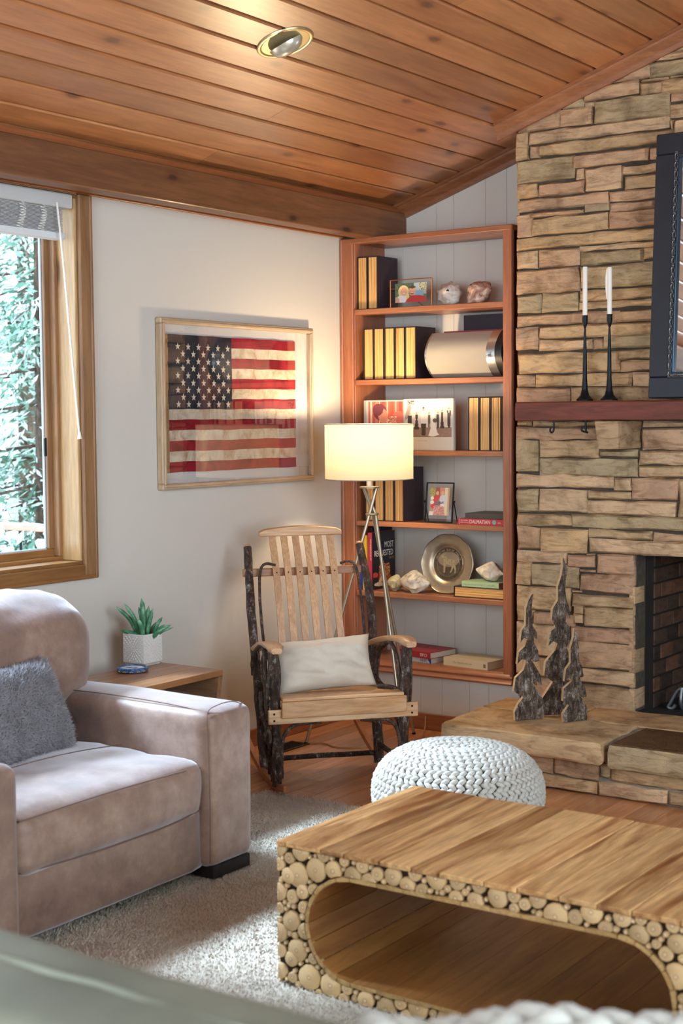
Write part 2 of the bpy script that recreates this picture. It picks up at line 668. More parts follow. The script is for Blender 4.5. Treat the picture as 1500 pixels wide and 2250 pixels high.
wl = wall_with_hole('w', None, lambda a, b, d: (-d, a, b), -8.3, .30, -.05, 2.62, (WY0, WY1, WZ0, WZ1), .16)
wall_left = wl.build('wall_left', M_WALL, fix=True)
tag(wall_left, 'cream painted wall with the window and the framed flag', 'wall', kind='structure')

# back wall: upper part set back behind the bookcase, white grooved boards
wall_back = wall_with_hole('w', None, lambda a, b, d: (a, .300 + d, b), 0, 6.0, -.05, 4.7, (1.60, 2.72, .17, .99), .12).build('wall_back', M_PANEL, fix=True)
tag(wall_back, 'white board panelled wall behind the bookcase', 'wall', kind='structure')
xs = [.0, .186, .388, .489, .672, .790, .93, 1.05]
for a, b in zip(xs[:-1], xs[1:]):
    MB().rbox(a + .0006, b - .0006, .286, .2995, .30, 2.93, .0015).build('panel_board', M_PANEL, wall_back)
MB().box(.0, 1.04, .012, .285, .0, .268).build('knee_wall', M_PANEL, wall_back)
xs = [.0, .17, .31, .46, .584, .738, .844, 1.04]
for a, b in zip(xs[:-1], xs[1:]):
    MB().rbox(a + .0006, b - .0006, .0, .012, .0, .268, .0015).build('panel_board', M_PANEL, wall_back)

# the walls behind the camera, each with a wide window opening
wr = wall_with_hole('w', None, lambda a, b, d: (6.0 + d, a, b), -8.3, .30, -.05, 4.7, (-5.4, -1.8, .6, 3.0), .12)
o = wr.build('wall_right', M_WALL, fix=True)
tag(o, 'cream wall on the right with a wide window opening', 'wall', kind='structure')
wf = wall_with_hole('w', None, lambda a, b, d: (a, -8.15 - d, b), 0, 6.0, -.05, 4.7, (1.0, 4.8, .6, 2.9), .12)
o = wf.build('wall_front', M_WALL, fix=True)
tag(o, 'cream wall behind the camera with a wide window opening', 'wall', kind='structure')

# sloping ceiling: backing plane and pine boards
m = MB()
m.hexa([(-.16, -8.3, zc(-.16) + .020), (6.1, -8.3, zc(6.1) + .020), (6.1, .42, zc(6.1) + .020), (-.16, .42, zc(-.16) + .020),
        (-.16, -8.3, zc(-.16) + .1), (6.1, -8.3, zc(6.1) + .1), (6.1, .42, zc(6.1) + .1), (-.16, .42, zc(-.16) + .1)])
ceiling = m.build('ceiling', M_CEILB)
tag(ceiling, 'sloping ceiling of varnished pine boards', 'ceiling', kind='structure')


def ceil_board(x0, x1, y0, y1):
    g, c = .0058, .0045
    a, b = x0 + g, x1 - g
    sl = 1 / 3.0
    pr = [(a, .022), (a, c), (a + c, 0), (b - c, 0), (b, c), (b, .022)]
    v = [(x, y, zc(x) + t) for y in (y0 + .001, y1 - .001) for x, t in pr]
    f = [(0, 1, 2, 3, 4, 5), (11, 10, 9, 8, 7, 6)] + [(i, i + 6, (i + 1) % 6 + 6, (i + 1) % 6) for i in range(6)]
    return MB().add(v, f).build('ceiling_board', M_CEIL, ceiling)


joint = {2: -1.336, -1: -1.313, 9: -1.36, 6: -2.9, 4: -3.4, 11: -2.2}
for k in range(-2, 19):
    x0 = .292 + .1295 * k
    x1 = x0 + .1295
    ye = .285 if x1 < 1.06 else -.05
    cut = joint.get(k, -3.3 - random.random() * 1.2)
    ceil_board(max(x0, .02), x1, cut, ye)
    ceil_board(max(x0, .02), x1, -6.2, cut)

# beam along the left wall, the boards above and below it
beam = MB().rbox(.115, .212, -6.2, .286, 2.437, 2.585, .004).build('ceiling_beam', M_BEAM)
tag(beam, 'long brown pine beam under the low edge of the ceiling', 'beam', kind='structure')
o = MB().rbox(.0, .018, -6.2, .02, 2.449, 2.56, .003).build('trim_1', M_TRIM)
tag(o, 'reddish board along the top of the cream wall', 'trim', kind='structure')
m = MB()
m.tube([(.160, -6.2, 2.594), (.160, .286, 2.594)], .014, 8)
m.box(.13, .185, -6.2, .286, 2.585, zc(.13))
o = m.build('trim_2', M_TRIM, smooth=40)
tag(o, 'rounded moulding strip along the top of the beam', 'trim', kind='structure')


def crown(name, label, x0, x1, y, h=.078, d=.052):
    pr = [(0, 0), (d, 0), (d, .012), (d * .84, .016), (d * .80, .026), (d * .62, .036), (d * .42, .052), (d * .34, .060), (d * .30, h), (0, h)]
    n = len(pr)
    v = [(x, y - a, zc(x) - .0005 - b) for x in (x0, x1) for a, b in pr]
    f = [tuple(range(n)), tuple(reversed(range(n, 2 * n)))] + [(i, i + n, (i + 1) % n + n, (i + 1) % n) for i in range(n)]
    o = MB().add(v, f).build(name, M_CROWN, smooth=35, fix=True)
    tag(o, label, 'trim', kind='structure')


crown('trim_3', 'cherry crown moulding rising above the white panelled wall', .120, 1.04, .286)
crown('trim_4', 'cherry crown moulding rising along the top of the stone chimney', .955, 2.9, -.098)

# baseboards
o = MB().rbox(.0, .014, -8.0, .0, .0, .083, .003).build('baseboard_left', M_TRIM)
tag(o, 'cherry baseboard along the cream wall', 'baseboard', kind='structure')
o = MB().rbox(.014, 1.0, -.014, .0, .0, .083, .003).build('baseboard_back', M_TRIMX)
tag(o, 'cherry baseboard under the bookcase', 'baseboard', kind='structure')

# window
win = thing('window_1', (0, -2.76, .9), 'wood framed window looking out on trees', 'window', kind='structure')


def frame4(parent, nm, mat, fn, a0, a1, b0, b1, w, d0, d1, matz=None, r=.003):
    """four mitred-looking bars around a0..a1, b0..b1 (outer), bar width w"""
    for q in ((a0, a1, b1 - w, b1), (a0, a1, b0, b0 + w)):
        m = MB().rbox(q[0], q[1], d0, d1, q[2], q[3], r)
        m.v = [fn(*p) for p in m.v]
        m.build(nm, mat, parent)
    for q in ((a0, a0 + w, b0 + w, b1 - w), (a1 - w, a1, b0 + w, b1 - w)):
        m = MB().rbox(q[0], q[1], d0, d1, q[2], q[3], r)
        m.v = [fn(*p) for p in m.v]
        m.build(nm, matz or mat, parent)


YX = lambda a, d, b: (-d, a, b)
for q in ((WY0 - .066, WY0, WZ0 - .055, 2.448, M_CASE), (WY1, WY1 + .066, WZ0 - .055, 2.448, M_CASE), (WY0, WY1, WZ0 - .055, WZ0, M_CASEY)):
    m = MB().rbox(q[0], q[1], -.022, .0, q[2], q[3], .005)
    m.v = [YX(*p) for p in m.v]
    m.build('casing', q[4], win)
for q in ((WY0 - .070, WY0 - .054, WZ0 - .059, 2.448, M_CASE), (WY1 + .054, WY1 + .070, WZ0 - .059, 2.448, M_CASE), (WY0 - .054, WY1 + .054, WZ0 - .059, WZ0 - .043, M_CASEY)):
    m = MB().rbox(q[0], q[1], -.028, -.001, q[2], q[3], .004)
    m.v = [YX(*p) for p in m.v]
    m.build('casing_bead', q[4], win)
frame4(win, 'jamb', M_CASEY, YX, WY0 - .002, WY1 + .002, WZ0 - .002, WZ1 + .002, .016, -.004, .158, M_JAMB_LIT)
frame4(win, 'sash_stop', M_CASEY, YX, WY0 + .012, WY1 - .012, WZ0 + .010, WZ1, .020, .095, .128, M_CASE)
frame4(win, 'sash', M_CASEY, YX, WY0 + .030, WY1 - .024, WZ0 + .026, WZ1, .034, .126, .156, M_CASE)
frame4(win, 'glazing_bead', plain('pale_vinyl', '#b9cfe0', .5), YX, WY0 + .060, WY1 - .056, WZ0 + .058, WZ1, .008, .140, .152)
MB().add([(-.146, WY0 + .06, WZ0 + .058), (-.146, WY1 - .056, WZ0 + .058), (-.146, WY1 - .056, WZ1 - .03), (-.146, WY0 + .06, WZ1 - .03)], [(0, 1, 2, 3)]).build('window_pane', M_GLASS, win)
MB().rbox(-.135, -.126, -1.935, -1.926, 1.40, 1.475, .002).build('latch', M_BLACK, win)

# ------------------------------------------------------------------ stone chimney
chim = thing('wall_chimney', (1.043, -.1, 0), 'tan ledge stone chimney wall', 'wall', kind='structure')
# dark mortar backing with the fireplace opening
wm = wall_with_hole('w', None, lambda a, b, d: (a, -.072 + d, b), 1.05, 3.4, 0, 3.6, (1.632, 2.62, .20, .93), .12)
m = MB()
m.v, m.f = wm.v, wm.f
for i, p in enumerate(m.v):
    if p[2] > 3: m.v[i] = (p[0], p[1], zc(p[0]) - .03)
m.build('mortar', M_MORTAR, chim, fix=True)
MB().box(1.05, 3.4, .05, .286, .94, 2.9).build('chimney_core', M_MORTAR, chim)
MB().box(1.05, 1.60, .05, .286, .0, .94).build('chimney_core', M_MORTAR, chim)

STONES = [(1.776,1.905,3.09,3.122),(1.714,1.905,3.065,3.09),(1.516,1.685,3.002,3.061),(1.687,1.905,2.996,3.062),(1.653,1.78,2.984,2.995),(1.782,1.906,2.983,2.99),(1.641,1.73,2.927,2.982),(1.735,1.906,2.923,2.979),(1.378,1.639,2.939,3.0),(1.788,1.906,2.884,2.917),(1.782,1.907,2.818,2.876),(1.43,1.781,2.832,2.934),(1.271,1.379,2.915,2.963),(1.381,1.429,2.913,2.937),(1.267,1.423,2.838,2.911),(1.052,1.263,2.839,2.914),(1.107,1.783,2.778,2.832),(1.785,1.8,2.767,2.812),(1.803,1.907,2.735,2.808),(1.044,1.103,2.715,2.837),(1.11,1.159,2.717,2.774),(1.162,1.801,2.718,2.769),(1.335,1.687,2.65,2.706),(1.695,1.795,2.65,2.701),(1.046,1.337,2.606,2.712),(1.345,1.388,2.6,2.645),(1.388,1.557,2.542,2.641),(1.56,1.795,2.595,2.638),(1.577,1.796,2.532,2.589),(1.046,1.148,2.54,2.603),(1.151,1.38,2.538,2.598),(1.044,1.499,2.48,2.535),(1.502,1.796,2.484,2.529),(1.113,1.38,2.448,2.469),(1.383,1.502,2.451,2.482),(1.044,1.125,2.364,2.471),(1.125,1.501,2.367,2.445),(1.503,1.713,2.369,2.441),(1.043,1.745,2.306,2.36),(1.045,1.152,2.221,2.3),(1.156,1.361,2.222,2.3),(1.363,1.745,2.279,2.301),(1.365,1.665,2.215,2.275),(1.665,1.745,2.224,2.276),(1.043,1.358,2.103,2.215),(1.367,1.746,2.113,2.211),(1.045,1.172,2.018,2.099),(1.175,1.355,2.016,2.1),(1.358,1.746,2.056,2.105),(1.356,1.747,2.023,2.053),(1.044,1.747,1.959,2.01),(1.043,1.157,1.849,1.954),(1.162,1.747,1.896,1.954),(1.162,1.424,1.843,1.891),(1.428,1.481,1.84,1.893),(1.485,1.748,1.845,1.899),(1.051,1.554,1.74,1.833),(1.546,1.748,1.791,1.837),(1.557,1.748,1.739,1.787),(1.045,1.139,1.681,1.734),(1.141,1.615,1.679,1.735),(1.619,1.749,1.672,1.732),(1.045,1.317,1.603,1.676),(1.321,1.749,1.605,1.674),(1.044,1.116,1.499,1.524),(1.121,1.464,1.499,1.526),(1.664,1.917,1.495,1.521),(1.043,1.464,1.44,1.495),(1.663,1.918,1.395,1.492),(1.043,1.157,1.292,1.436),(1.161,1.455,1.359,1.438),(1.457,1.483,1.396,1.439),(1.459,1.646,1.36,1.393),(1.65,1.919,1.329,1.391),(1.162,1.644,1.273,1.354),(1.647,1.919,1.275,1.325),(1.046,1.532,1.221,1.279),(1.535,1.613,1.215,1.268),(1.614,1.83,1.175,1.271),(1.834,1.92,1.103,1.266),(1.046,1.157,1.105,1.209),(1.158,1.401,1.108,1.212),(1.403,1.613,1.172,1.209),(1.405,1.821,1.105,1.168),(1.045,1.326,1.042,1.098),(1.328,1.921,1.043,1.103),(1.045,1.162,0.933,1.036),(1.164,1.401,0.925,1.032),(1.406,1.711,0.998,1.036),(1.715,1.921,0.996,1.03),(1.043,1.298,0.872,0.927),(1.3,1.44,0.857,0.915),(1.401,1.435,0.918,0.927),(1.448,1.621,0.838,0.927),(1.043,1.118,0.768,0.868),(1.121,1.36,0.764,0.865),(1.362,1.439,0.84,0.851),(1.37,1.622,0.752,0.833),(1.044,1.32,0.652,0.761),(1.323,1.368,0.743,0.756),(1.329,1.622,0.684,0.739),(1.043,1.135,0.593,0.65),(1.139,1.336,0.588,0.641),(1.338,1.386,0.65,0.684),(1.339,1.384,0.599,0.647),(1.39,1.622,0.599,0.682),(1.043,1.315,0.435,0.588),(1.317,1.623,0.523,0.588),(1.318,1.623,0.405,0.522),(1.045,1.208,0.345,0.433),(1.213,1.278,0.353,0.429),(1.28,1.624,0.335,0.399),(1.048,1.241,0.238,0.336),(1.243,1.624,0.205,0.327)]


def stone(x0, x1, z0, z1, parent, seed, y=-.1, back=.035, proud=.008, name='stone', mat=None, cl=True):
    W, H = x1 - x0, z1 - z0
    nx = max(4, min(18, int(W / .030) + 3))
    ny = max(3, min(7, int(H / .022) + 2))
    g = .0004
    rn = random.Random(seed)
    off = (rn.random() - .5) * 2 * proud
    tx, tz = (rn.random() - .5) * .03, (rn.random() - .5) * .06
    v = []
    for j in range(ny + 1):
        for i in range(nx + 1):
            u, w = i / nx, j / ny
            # tighten the outer ring so the arris is rounded
            uu = 0 if i == 0 else 1 if i == nx else (.012 / W if i == 1 else 1 - .012 / W if i == nx - 1 else u) if W > .05 else u
            ww = 0 if j == 0 else 1 if j == ny else (.008 / H if j == 1 else 1 - .008 / H if j == ny - 1 else w) if H > .03 else w
            x = x0 + g + uu * (W - 2 * g)
            z = z0 + g + ww * (H - 2 * g)
            x += nz(z * 14, seed * 3.1 + (u > .5) * 7, 1) * .007 * abs(2 * uu - 1) ** 3
            z += nz(x * 9, seed * 1.7 + (w > .5) * 5, 2) * .0075 * abs(2 * ww - 1) ** 3
            d = nz(x * 7 + seed, z * 12, seed) * .016 + nz(x * 22 + seed, z * 30, seed) * .010
            e = 1 if (i in (0, nx) or j in (0, ny)) else 0
            yy = y - off - d * (1 - e) + e * .011 + tx * (u - .5) * .2 + tz * (w - .5) * .1
            if cl and z > zc(x) - .03: z = zc(x) - .03
            v.append((x, yy, z))
    f = []
    n1 = nx + 1
    for j in range(ny):
        for i in range(nx):
            f.append((j * n1 + i, j * n1 + i + 1, (j + 1) * n1 + i + 1, (j + 1) * n1 + i))
    ring = [i for i in range(n1)] + [j * n1 + nx for j in range(1, ny + 1)] + [ny * n1 + i for i in range(nx - 1, -1, -1)] + [j * n1 for j in range(ny - 1, 0, -1)]
    b = len(v)
    for k in ring: v.append((v[k][0], y + back, v[k][2]))
    L = len(ring)
    for k in range(L):
        f.append((ring[(k + 1) % L], ring[k], b + k, b + (k + 1) % L))
    return MB().add(v, f).build(name, mat or M_STONE, parent, smooth=38)


for k, (a, b, c, d) in enumerate(STONES):
    if b > 1.90: b = 2.35
    elif 1.70 < b < 1.80 and c > 1.6 and a < 1.79 and b not in (1.782, 1.78, 1.781, 1.783): b = b + .22
    if b > 1.61 and d < .93: b = 1.628
    stone(a, b, c, d, chim, k + 1)
stone(1.413, 2.75, .932, .995, chim, 301, y=-.104)
stone(1.83, 2.35, 2.50, 2.72, chim, 302)
stone(1.716, 1.95, 2.365, 2.478, chim, 303)
stone(1.50, 1.72, 2.443, 2.48, chim, 304)
# corbel stone under the mantel
m = MB().rbox(1.545, 1.657, -.327, -.05, 1.402, 1.524, .008, 2)
m.v = [(p[0] + nz(p[1] * 20, p[2] * 20) * .006 + (.012 if p[2] < 1.43 else 0) * (p[0] < 1.58), p[1] + nz(p[0] * 20, p[2] * 20, 3) * .006, p[2]) for p in map(tuple, m.v)]
m.build('corbel_stone', M_STONE, chim, smooth=40)
# left side of the opening: stones seen end on, then fire bricks
zj = .232
for k, h in enumerate([.098, .062, .118, .062, .082, .052, .082, .092]):
    m = MB().rbox(1.604, 1.634 - random.random() * .012, -.09, .02 + random.random() * .012, zj + .002, zj + h - .002, .006, 2)
    m.build('jamb_stone', M_STONE, chim, smooth=40)
    zj += h
M_BRICK = stone_mat('sooty_brick', ['#4a3a30', '#5a4334', '#3c312b', '#6a4a38', '#4f3d33'], bump=.4)
M_SOOT = plain('soot', '#1a1614', .95, noise_amt=.3, nscale=12)
MB().box(1.628, 1.668, .03, .62, .215, .95).build('firebox_side', M_SOOT, chim)
MB().box(1.628, 2.70, .60, .64, .215, .95).build('firebox_back', M_SOOT, chim)
MB().box(2.62, 2.70, -.07, .62, .215, .95).build('firebox_side', M_SOOT, chim)
MB().box(1.628, 2.70, -.06, .64, .93, .97).build('firebox_top', M_SOOT, chim)
MB().box(1.60, 2.70, -.10, .64, .18, .224).build('firebox_floor', M_SOOT, chim)
bm0 = None
for r in range(10):
    for c in range(4):
        y0 = .036 + c * .145 - (r % 2) * .07
        y1 = y0 + .137
        y0 = max(y0, .034)
        if y1 > .60: y1 = .598
        if y1 - y0 < .03: continue
        MB().rbox(1.66, 1.674 + random.random() * .002, y0, y1, .228 + r * .071, .228 + r * .071 + .063, .003).build('fire_brick', M_BRICK, chim)

# hearth
hearth = thing('hearth', (1.04, -.75, 0), 'raised stone hearth in front of the fireplace', 'hearth', kind='structure')
MB().box(1.10, 3.2, -.700, -.08, 0, .20).build('hearth_core', M_MORTARG, hearth)
M_SLAB = stone_mat('hearth_slab', ['#c2a27a', '#b89b76', '#c6aa84'], bump=.9, scale=.8)
M_SLABD = stone_mat('dark_hearth_slab', ['#5e4630', '#644a32'], bump=1.0, scale=1.2, rough=.5)


def slab(poly, z0, z1, mat, seed, nm='hearth_slab', top=None):
    P = []
    for i, (a, b) in enumerate(poly):
        c, d = poly[(i + 1) % len(poly)]
        n = max(2, int(math.hypot(c - a, d - b) / .035))
        for k in range(n):
            t = k / n
            P.append((a + (c - a) * t + nz(i + t * 5, seed, 4) * .010, b + (d - b) * t + nz(i + t * 5, seed, 9) * .010))
    cx, cy = sum(p[0] for p in P) / len(P), sum(p[1] for p in P) / len(P)
    m = MB()
    n = len(P)
    lv = [(z0, .012), (z0 + .010, .0), (z0 + (z1 - z0) * .35, -.004), (z0 + (z1 - z0) * .65, -.001), (z1 - .005, .0), (z1, .005), (z1 + .001, .05), (z1, .16)]
    for z, s in lv:
        for a, b in P:
            d = Vector((cx - a, cy - b))
            L = d.length
            q = Vector((a, b)) + d * min(s / L, .8)
            m.v.append((q.x + nz(a * 22, b * 22, z * 40) * .009, q.y + nz(a * 22, b * 22, z * 40 + 5) * .011, z + nz(q.x * 9, q.y * 9, seed) * .0045))
    for i in range(len(lv) - 1):
        for k in range(n):
            m.f.append((i * n + k, i * n + (k + 1) % n, (i + 1) * n + (k + 1) % n, (i + 1) * n + k))
    m.f.append(tuple(reversed(range(n))))
    m.f.append(tuple(range((len(lv) - 1) * n, len(lv) * n)))
    return m.build(nm, mat, hearth, smooth=28)


slab([(1.045, -.775), (1.79, -.775), (1.775, -.38), (1.005, -.36)], .142, .231, M_SLAB, 1)
slab([(1.815, -.765), (2.9, -.79), (2.9, -.40), (1.80, -.40)], .135, .229, M_STONE, 2)
MB().rbox(1.822, 2.88, -.762, -.408, .226, .2345, .003).build('slab_top_skin', M_SLABD, hearth)
slab([(1.005, -.345), (1.45, -.35), (1.45, -.098), (1.0, -.10)], .15, .230, M_SLAB, 3)
slab([(1.462, -.365), (2.2, -.37), (2.2, -.06), (1.462, -.098)], .15, .230, M_SLAB, 4)
slab([(2.212, -.38), (2.9, -.385), (2.9, -.06), (2.212, -.06)], .15, .230, M_SLAB, 5)
MB().box(1.03, 2.9, -.70, -.09, .15, .222).build('mortar_bed', M_MORTARG, hearth)
HS = [(1.11, 1.33, .068, .138), (1.335, 1.545, .068, .138), (1.55, 1.748, .062, .136), (1.752, 1.795, .078, .136), (1.798, 2.17, .068, .130), (2.175, 2.5, .066, .132), (2.505, 2.85, .066, .132),
      (1.11, 1.40, .004, .064), (1.405, 1.745, .004, .058), (1.75, 2.045, .004, .064), (2.05, 2.4, .006, .062), (2.405, 2.85, .004, .062)]
for k, (a, b, c, d) in enumerate(HS):
    stone(a, b, c, d, hearth, 400 + k, y=-.722, back=.03, proud=.006, cl=False)
# left return of the hearth
for k, (a, b, c, d) in enumerate([(-.70, -.42, .07, .138), (-.415, -.12, .07, .138), (-.70, -.5, .004, .065), (-.495, -.12, .004, .065)]):
    m = MB().rbox(1.085, 1.12, a, b, c, d, .008, 2)
    m.build('hearth_side_stone', M_STONE, hearth, smooth=40)


# ------------------------------------------------------------------ bookcase
bc = thing('bookcase', (.5, .1, .27), 'built-in cherry bookcase with open shelves beside the stone chimney', 'bookcase')
MB().rbox(.004, .078, -.014, .006, .30, 2.44, .003).build('stile', M_TRIMZ, bc)
MB().rbox(.930, .982, -.014, .006, .30, 2.44, .003).build('stile', M_TRIMZ, bc)
MB().rbox(.004, .020, -.022, -.010, .29, 2.44, .004).build('stile_bead', M_TRIMZ, bc)
MB().rbox(.968, .984, -.022, -.010, .29, 2.44, .004).build('stile_bead', M_TRIMZ, bc)
MB().rbox(.984, 1.045, .03, .28, .27, 2.43, .003).build('filler_strip', M_TRIMZ, bc)
MB().rbox(.058, .078, .006, .286, .27, 2.42, .002).build('side_panel', M_TRIMZ, bc)
MB().rbox(.930, .950, .006, .286, .27, 2.42, .002).build('side_panel', M_TRIMZ, bc)
MB().rbox(.004, .984, -.016, .286, 2.416, 2.441, .003).build('top_board', M_TRIMX, bc)
SH = [.325, .669, 1.025, 1.382, 1.735, 2.088]
for z in SH[1:]:
    MB().rbox(.078, .930, .0, .286, z - .026, z, .0025).build('shelf', M_TRIMX, bc)
MB().rbox(.078, .930, -.002, .286, .30, .325, .002).build('shelf', M_TRIMX, bc)
# stepped moulding round the foot
pr = [(-.004, .268), (-.030, .268), (-.034, .276), (-.026, .284), (-.022, .292), (-.026, .302), (-.020, .314), (-.010, .322), (-.004, .324)]
n = len(pr)
m = MB()
m.v = [(x, y, z) for x in (.004, .984) for y, z in pr]
m.f = [tuple(range(n)), tuple(reversed(range(n, 2 * n)))] + [(i, i + n, (i + 1) % n + n, (i + 1) % n) for i in range(n)]
m.build('foot_moulding', M_TRIMX, bc, smooth=40, fix=True)

# gold-edged volumes
M_CASEB = plain('aubergine_cloth', '#2e2029', .7, bump=.1, bscale=300)


def gold_mat(name, ax):
    m, nt, bs = mat_new(name)
    st = [1, 1, 1]
    st[ax] = 60
    v = coords(nt, tuple(1 if i != ax else 90 for i in range(3)))
    f = noise_n(nt, v, 2.2, 3, .7)
    r = ramp(nt, [(.30, S('#a8743a')), (.5, S('#dba860')), (.7, S('#efc68c'))])
    nt.links.new(f, r.inputs[0])
    nt.links.new(r.outputs[0], bs.inputs['Base Color'])
    bs.inputs['Roughness'].default_value = .45
    bump_n(nt, bs, f, .5, .003)
    return m


M_GOLD = gold_mat('gilt_page_edges', 0)
M_GOLDZ = gold_mat('gilt_page_edges_flat', 2)


def volume(x0, x1, z0, z1, label, y0=.022, dep=.19, lying=False):
    t = thing('gold_edged_volume', ((x0 + x1) / 2, y0 + dep / 2, z0), label, 'book', 'gilt volumes in dark cases')
    w = .0035
    M = M_GOLDZ if lying else M_GOLD
    m = MB()
    m.box(x0, x0 + w, y0, y0 + dep, z0, z1).box(x1 - w, x1, y0, y0 + dep, z0, z1)
    m.box(x0 + w, x1 - w, y0, y0 + dep, z1 - w, z1).box(x0 + w, x1 - w, y0, y0 + dep, z0, z0 + w)
    m.box(x0 + w, x1 - w, y0 + dep - w, y0 + dep, z0 + w, z1 - w)
    m.build('slipcase', M_CASEB, t, fix=True)
    k = 4
    for i in range(k):
        if lying:
            h = (z1 - z0 - 2 * w) / k
            MB().rbox(x0 + w, x1 - w, y0 + .003 + random.random() * .003, y0 + dep - w, z0 + w + i * h + .0002, z0 + w + (i + 1) * h - .0006, .0012).build('page_block', M, t)
        else:
            h = (x1 - x0 - 2 * w) / k
            MB().rbox(x0 + w + i * h + .0002, x0 + w + (i + 1) * h - .0006, y0 + .003 + random.random() * .003, y0 + dep - w, z0 + w, z1 - w - .002, .0012).build('page_block', M, t)


volume(.083, .141, SH[5], 2.352, 'gilt-edged volume in a dark case, left of the pair on the top shelf')
volume(.146, .203, SH[5], 2.352, 'gilt-edged volume in a dark case beside the copper photo frame on the top shelf')
for i, (a, b) in enumerate(((.118, .176), (.179, .238), (.242, .301), (.304, .361), (.365, .426))):
    volume(a, b, SH[4], 1.993, 'gilt-edged volume, ' + ('first', 'second', 'third', 'fourth', 'fifth')[i] + ' from the left in the row of five beside the speaker')
for i, (a, b) in enumerate(((.721, .780), (.783, .840), (.843, .900), (.903, .9295))):
    volume(a, b, SH[3], 1.642, 'gilt-edged volume, ' + ('first', 'second', 'third', 'last')[i] + ' from the left in the row right of the wedding picture')
for i, (a, b) in enumerate(((.121, .176), (.178, .234), (.237, .293), (.296, .351))):
    volume(a, b, SH[2], 1.295, 'gilt-edged volume, ' + ('first', 'second', 'third', 'fourth')[i] + ' from the left in the row behind the lamp legs')
volume(.639, .925, SH[1], .722, 'gilt-edged volume in a dark case lying flat under the green book', lying=True)


def book(name, x0, x1, y0, y1, z0, z1, cover, label, spine='y0', pages='#d8cdb8', rz=0.0, group=None):
    """a book lying flat (z thickness) or standing; cover wraps spine face, pages recessed on the others. Returns (thing, transform)"""
    c = Vector(((x0 + x1) / 2, (y0 + y1) / 2, z0))
    t = thing(name, c, label, 'book', group)
    t.rotation_euler.z = rz
    cm = plain(name + '_cover', cover, .5) if isinstance(cover, str) else cover
    pm = plain('page_paper', pages, .85)
    e = .0022
    m = MB()
    if z1 - z0 < min(x1 - x0, y1 - y0):       # lying, spine faces the room
        m.box(x0, x1, y0, y1, z0, z0 + e).box(x0, x1, y0, y1, z1 - e, z1).box(x0, x1, y0, y0 + e, z0 + e, z1 - e)
        pg = (x0 + .004, x1 - .004, y0 + e, y1 - .004, z0 + e, z1 - e)
    else:                                      # standing, spine faces the room
        m.box(x0, x0 + e, y0, y1, z0, z1).box(x1 - e, x1, y0, y1, z0, z1).box(x0 + e, x1 - e, y0, y0 + e, z0, z1)
        pg = (x0 + e, x1 - e, y0 + e, y1 - .004, z0 + .004, z1 - .004)
    m.build('cover', cm, t, fix=True)
    MB().box(*pg).build('page_block', pm, t)
    return t


def print_marks(name, x0, x1, y, z, h, n, mat, parent):
    """print too small to read: a row of thin strokes on a face towards the room"""
    m = MB()
    w = (x1 - x0) / n
    for i in range(n):
        k = .55 + .45 * abs(nz(i * 1.7, x0 * 50))
        m.add([(x0 + i * w, y - .0004, z), (x0 + i * w + w * k, y - .0004, z), (x0 + i * w + w * k, y - .0004, z + h), (x0 + i * w, y - .0004, z + h)], [(0, 1, 2, 3)])
    o = m.build(name, mat, parent)
    o['kind'] = 'stuff'
    return o


M_INKW = plain('white_lettering', '#f2ece2', .6)
M_INKD = plain('dark_lettering', '#2a2a2e', .6)
X, Y, Z = (1, 0, 0), (0, 1, 0), (0, 0, 1)

# top shelf: copper wire photo frame, two shells
pf = thing('photo_frame', (.38, .06, SH[5]), 'thin copper photo frame holding a snapshot of a smiling couple on the top shelf', 'photo frame')
M_COPPER = plain('copper_wire', '#b9713f', .3, .9)
fx0, fx1, fz0, fz1 = .255, .500, 2.0885, 2.229
frame4(pf, 'frame_bar', M_COPPER, lambda a, d, b: (a, .060 + d, b), fx0, fx1, fz0, fz1, .004, -.004, .004, r=.001)
MB().add([(fx0 + .003, .0565, fz0 + .003), (fx1 - .003, .0565, fz0 + .003), (fx1 - .003, .0565, fz1 - .003), (fx0 + .003, .0565, fz1 - .003)], [(0, 1, 2, 3)]).build('glass_pane', M_GLASS, pf)
MB().box(fx0 + .003, .286, .0605, .0615, 2.183, 2.1855).box(.469, fx1 - .003, .0605, .0615, 2.183, 2.1855).build('clip_wire', M_COPPER, pf)
MB().tube([(.40, .062, 2.13), (.42, .12, 2.089)], .002, 6).build('easel_leg', M_COPPER, pf)
picture('photo', 60, 40, '#56705a', [('r', '#9fb8cc', .60, .76, .5, 1), ('n', '#c8c0a0', .74, 1, .4, 1, .7), ('n', '#2f4530', 0, .6, .6, 1, .5), ('r', '#7fb0c8', .62, .9, .3, .6),
        ('e', '#e6cf90', .27, .56, .17, .34), ('e', '#e0a888', .28, .58, .10, .22), ('p', '#ece8ea', [(0, 0), (0, .25), (.16, .38), (.38, .3), (.40, 0)]), ('e', '#d9a488', .05, .12, .09, .18), ('e', '#e6cf90', .40, .25, .05, .3),
        ('p', '#c4262a', [(.32, 0), (.40, .2), (.55, .36), (.75, .36), (.95, .28), (1, 0)]), ('e', '#dba287', .55, .58, .11, .24), ('e', '#4a3628', .55, .78, .11, .07), ('e', '#8a5a44', .54, .44, .06, .04), ('e', '#fff4ec', .54, .49, .045, .02), ('e', '#fff4ec', .28, .48, .04, .018)],
        lambda u, v: (.286 + u * .183, .0578, 2.114 + v * .094), pf)


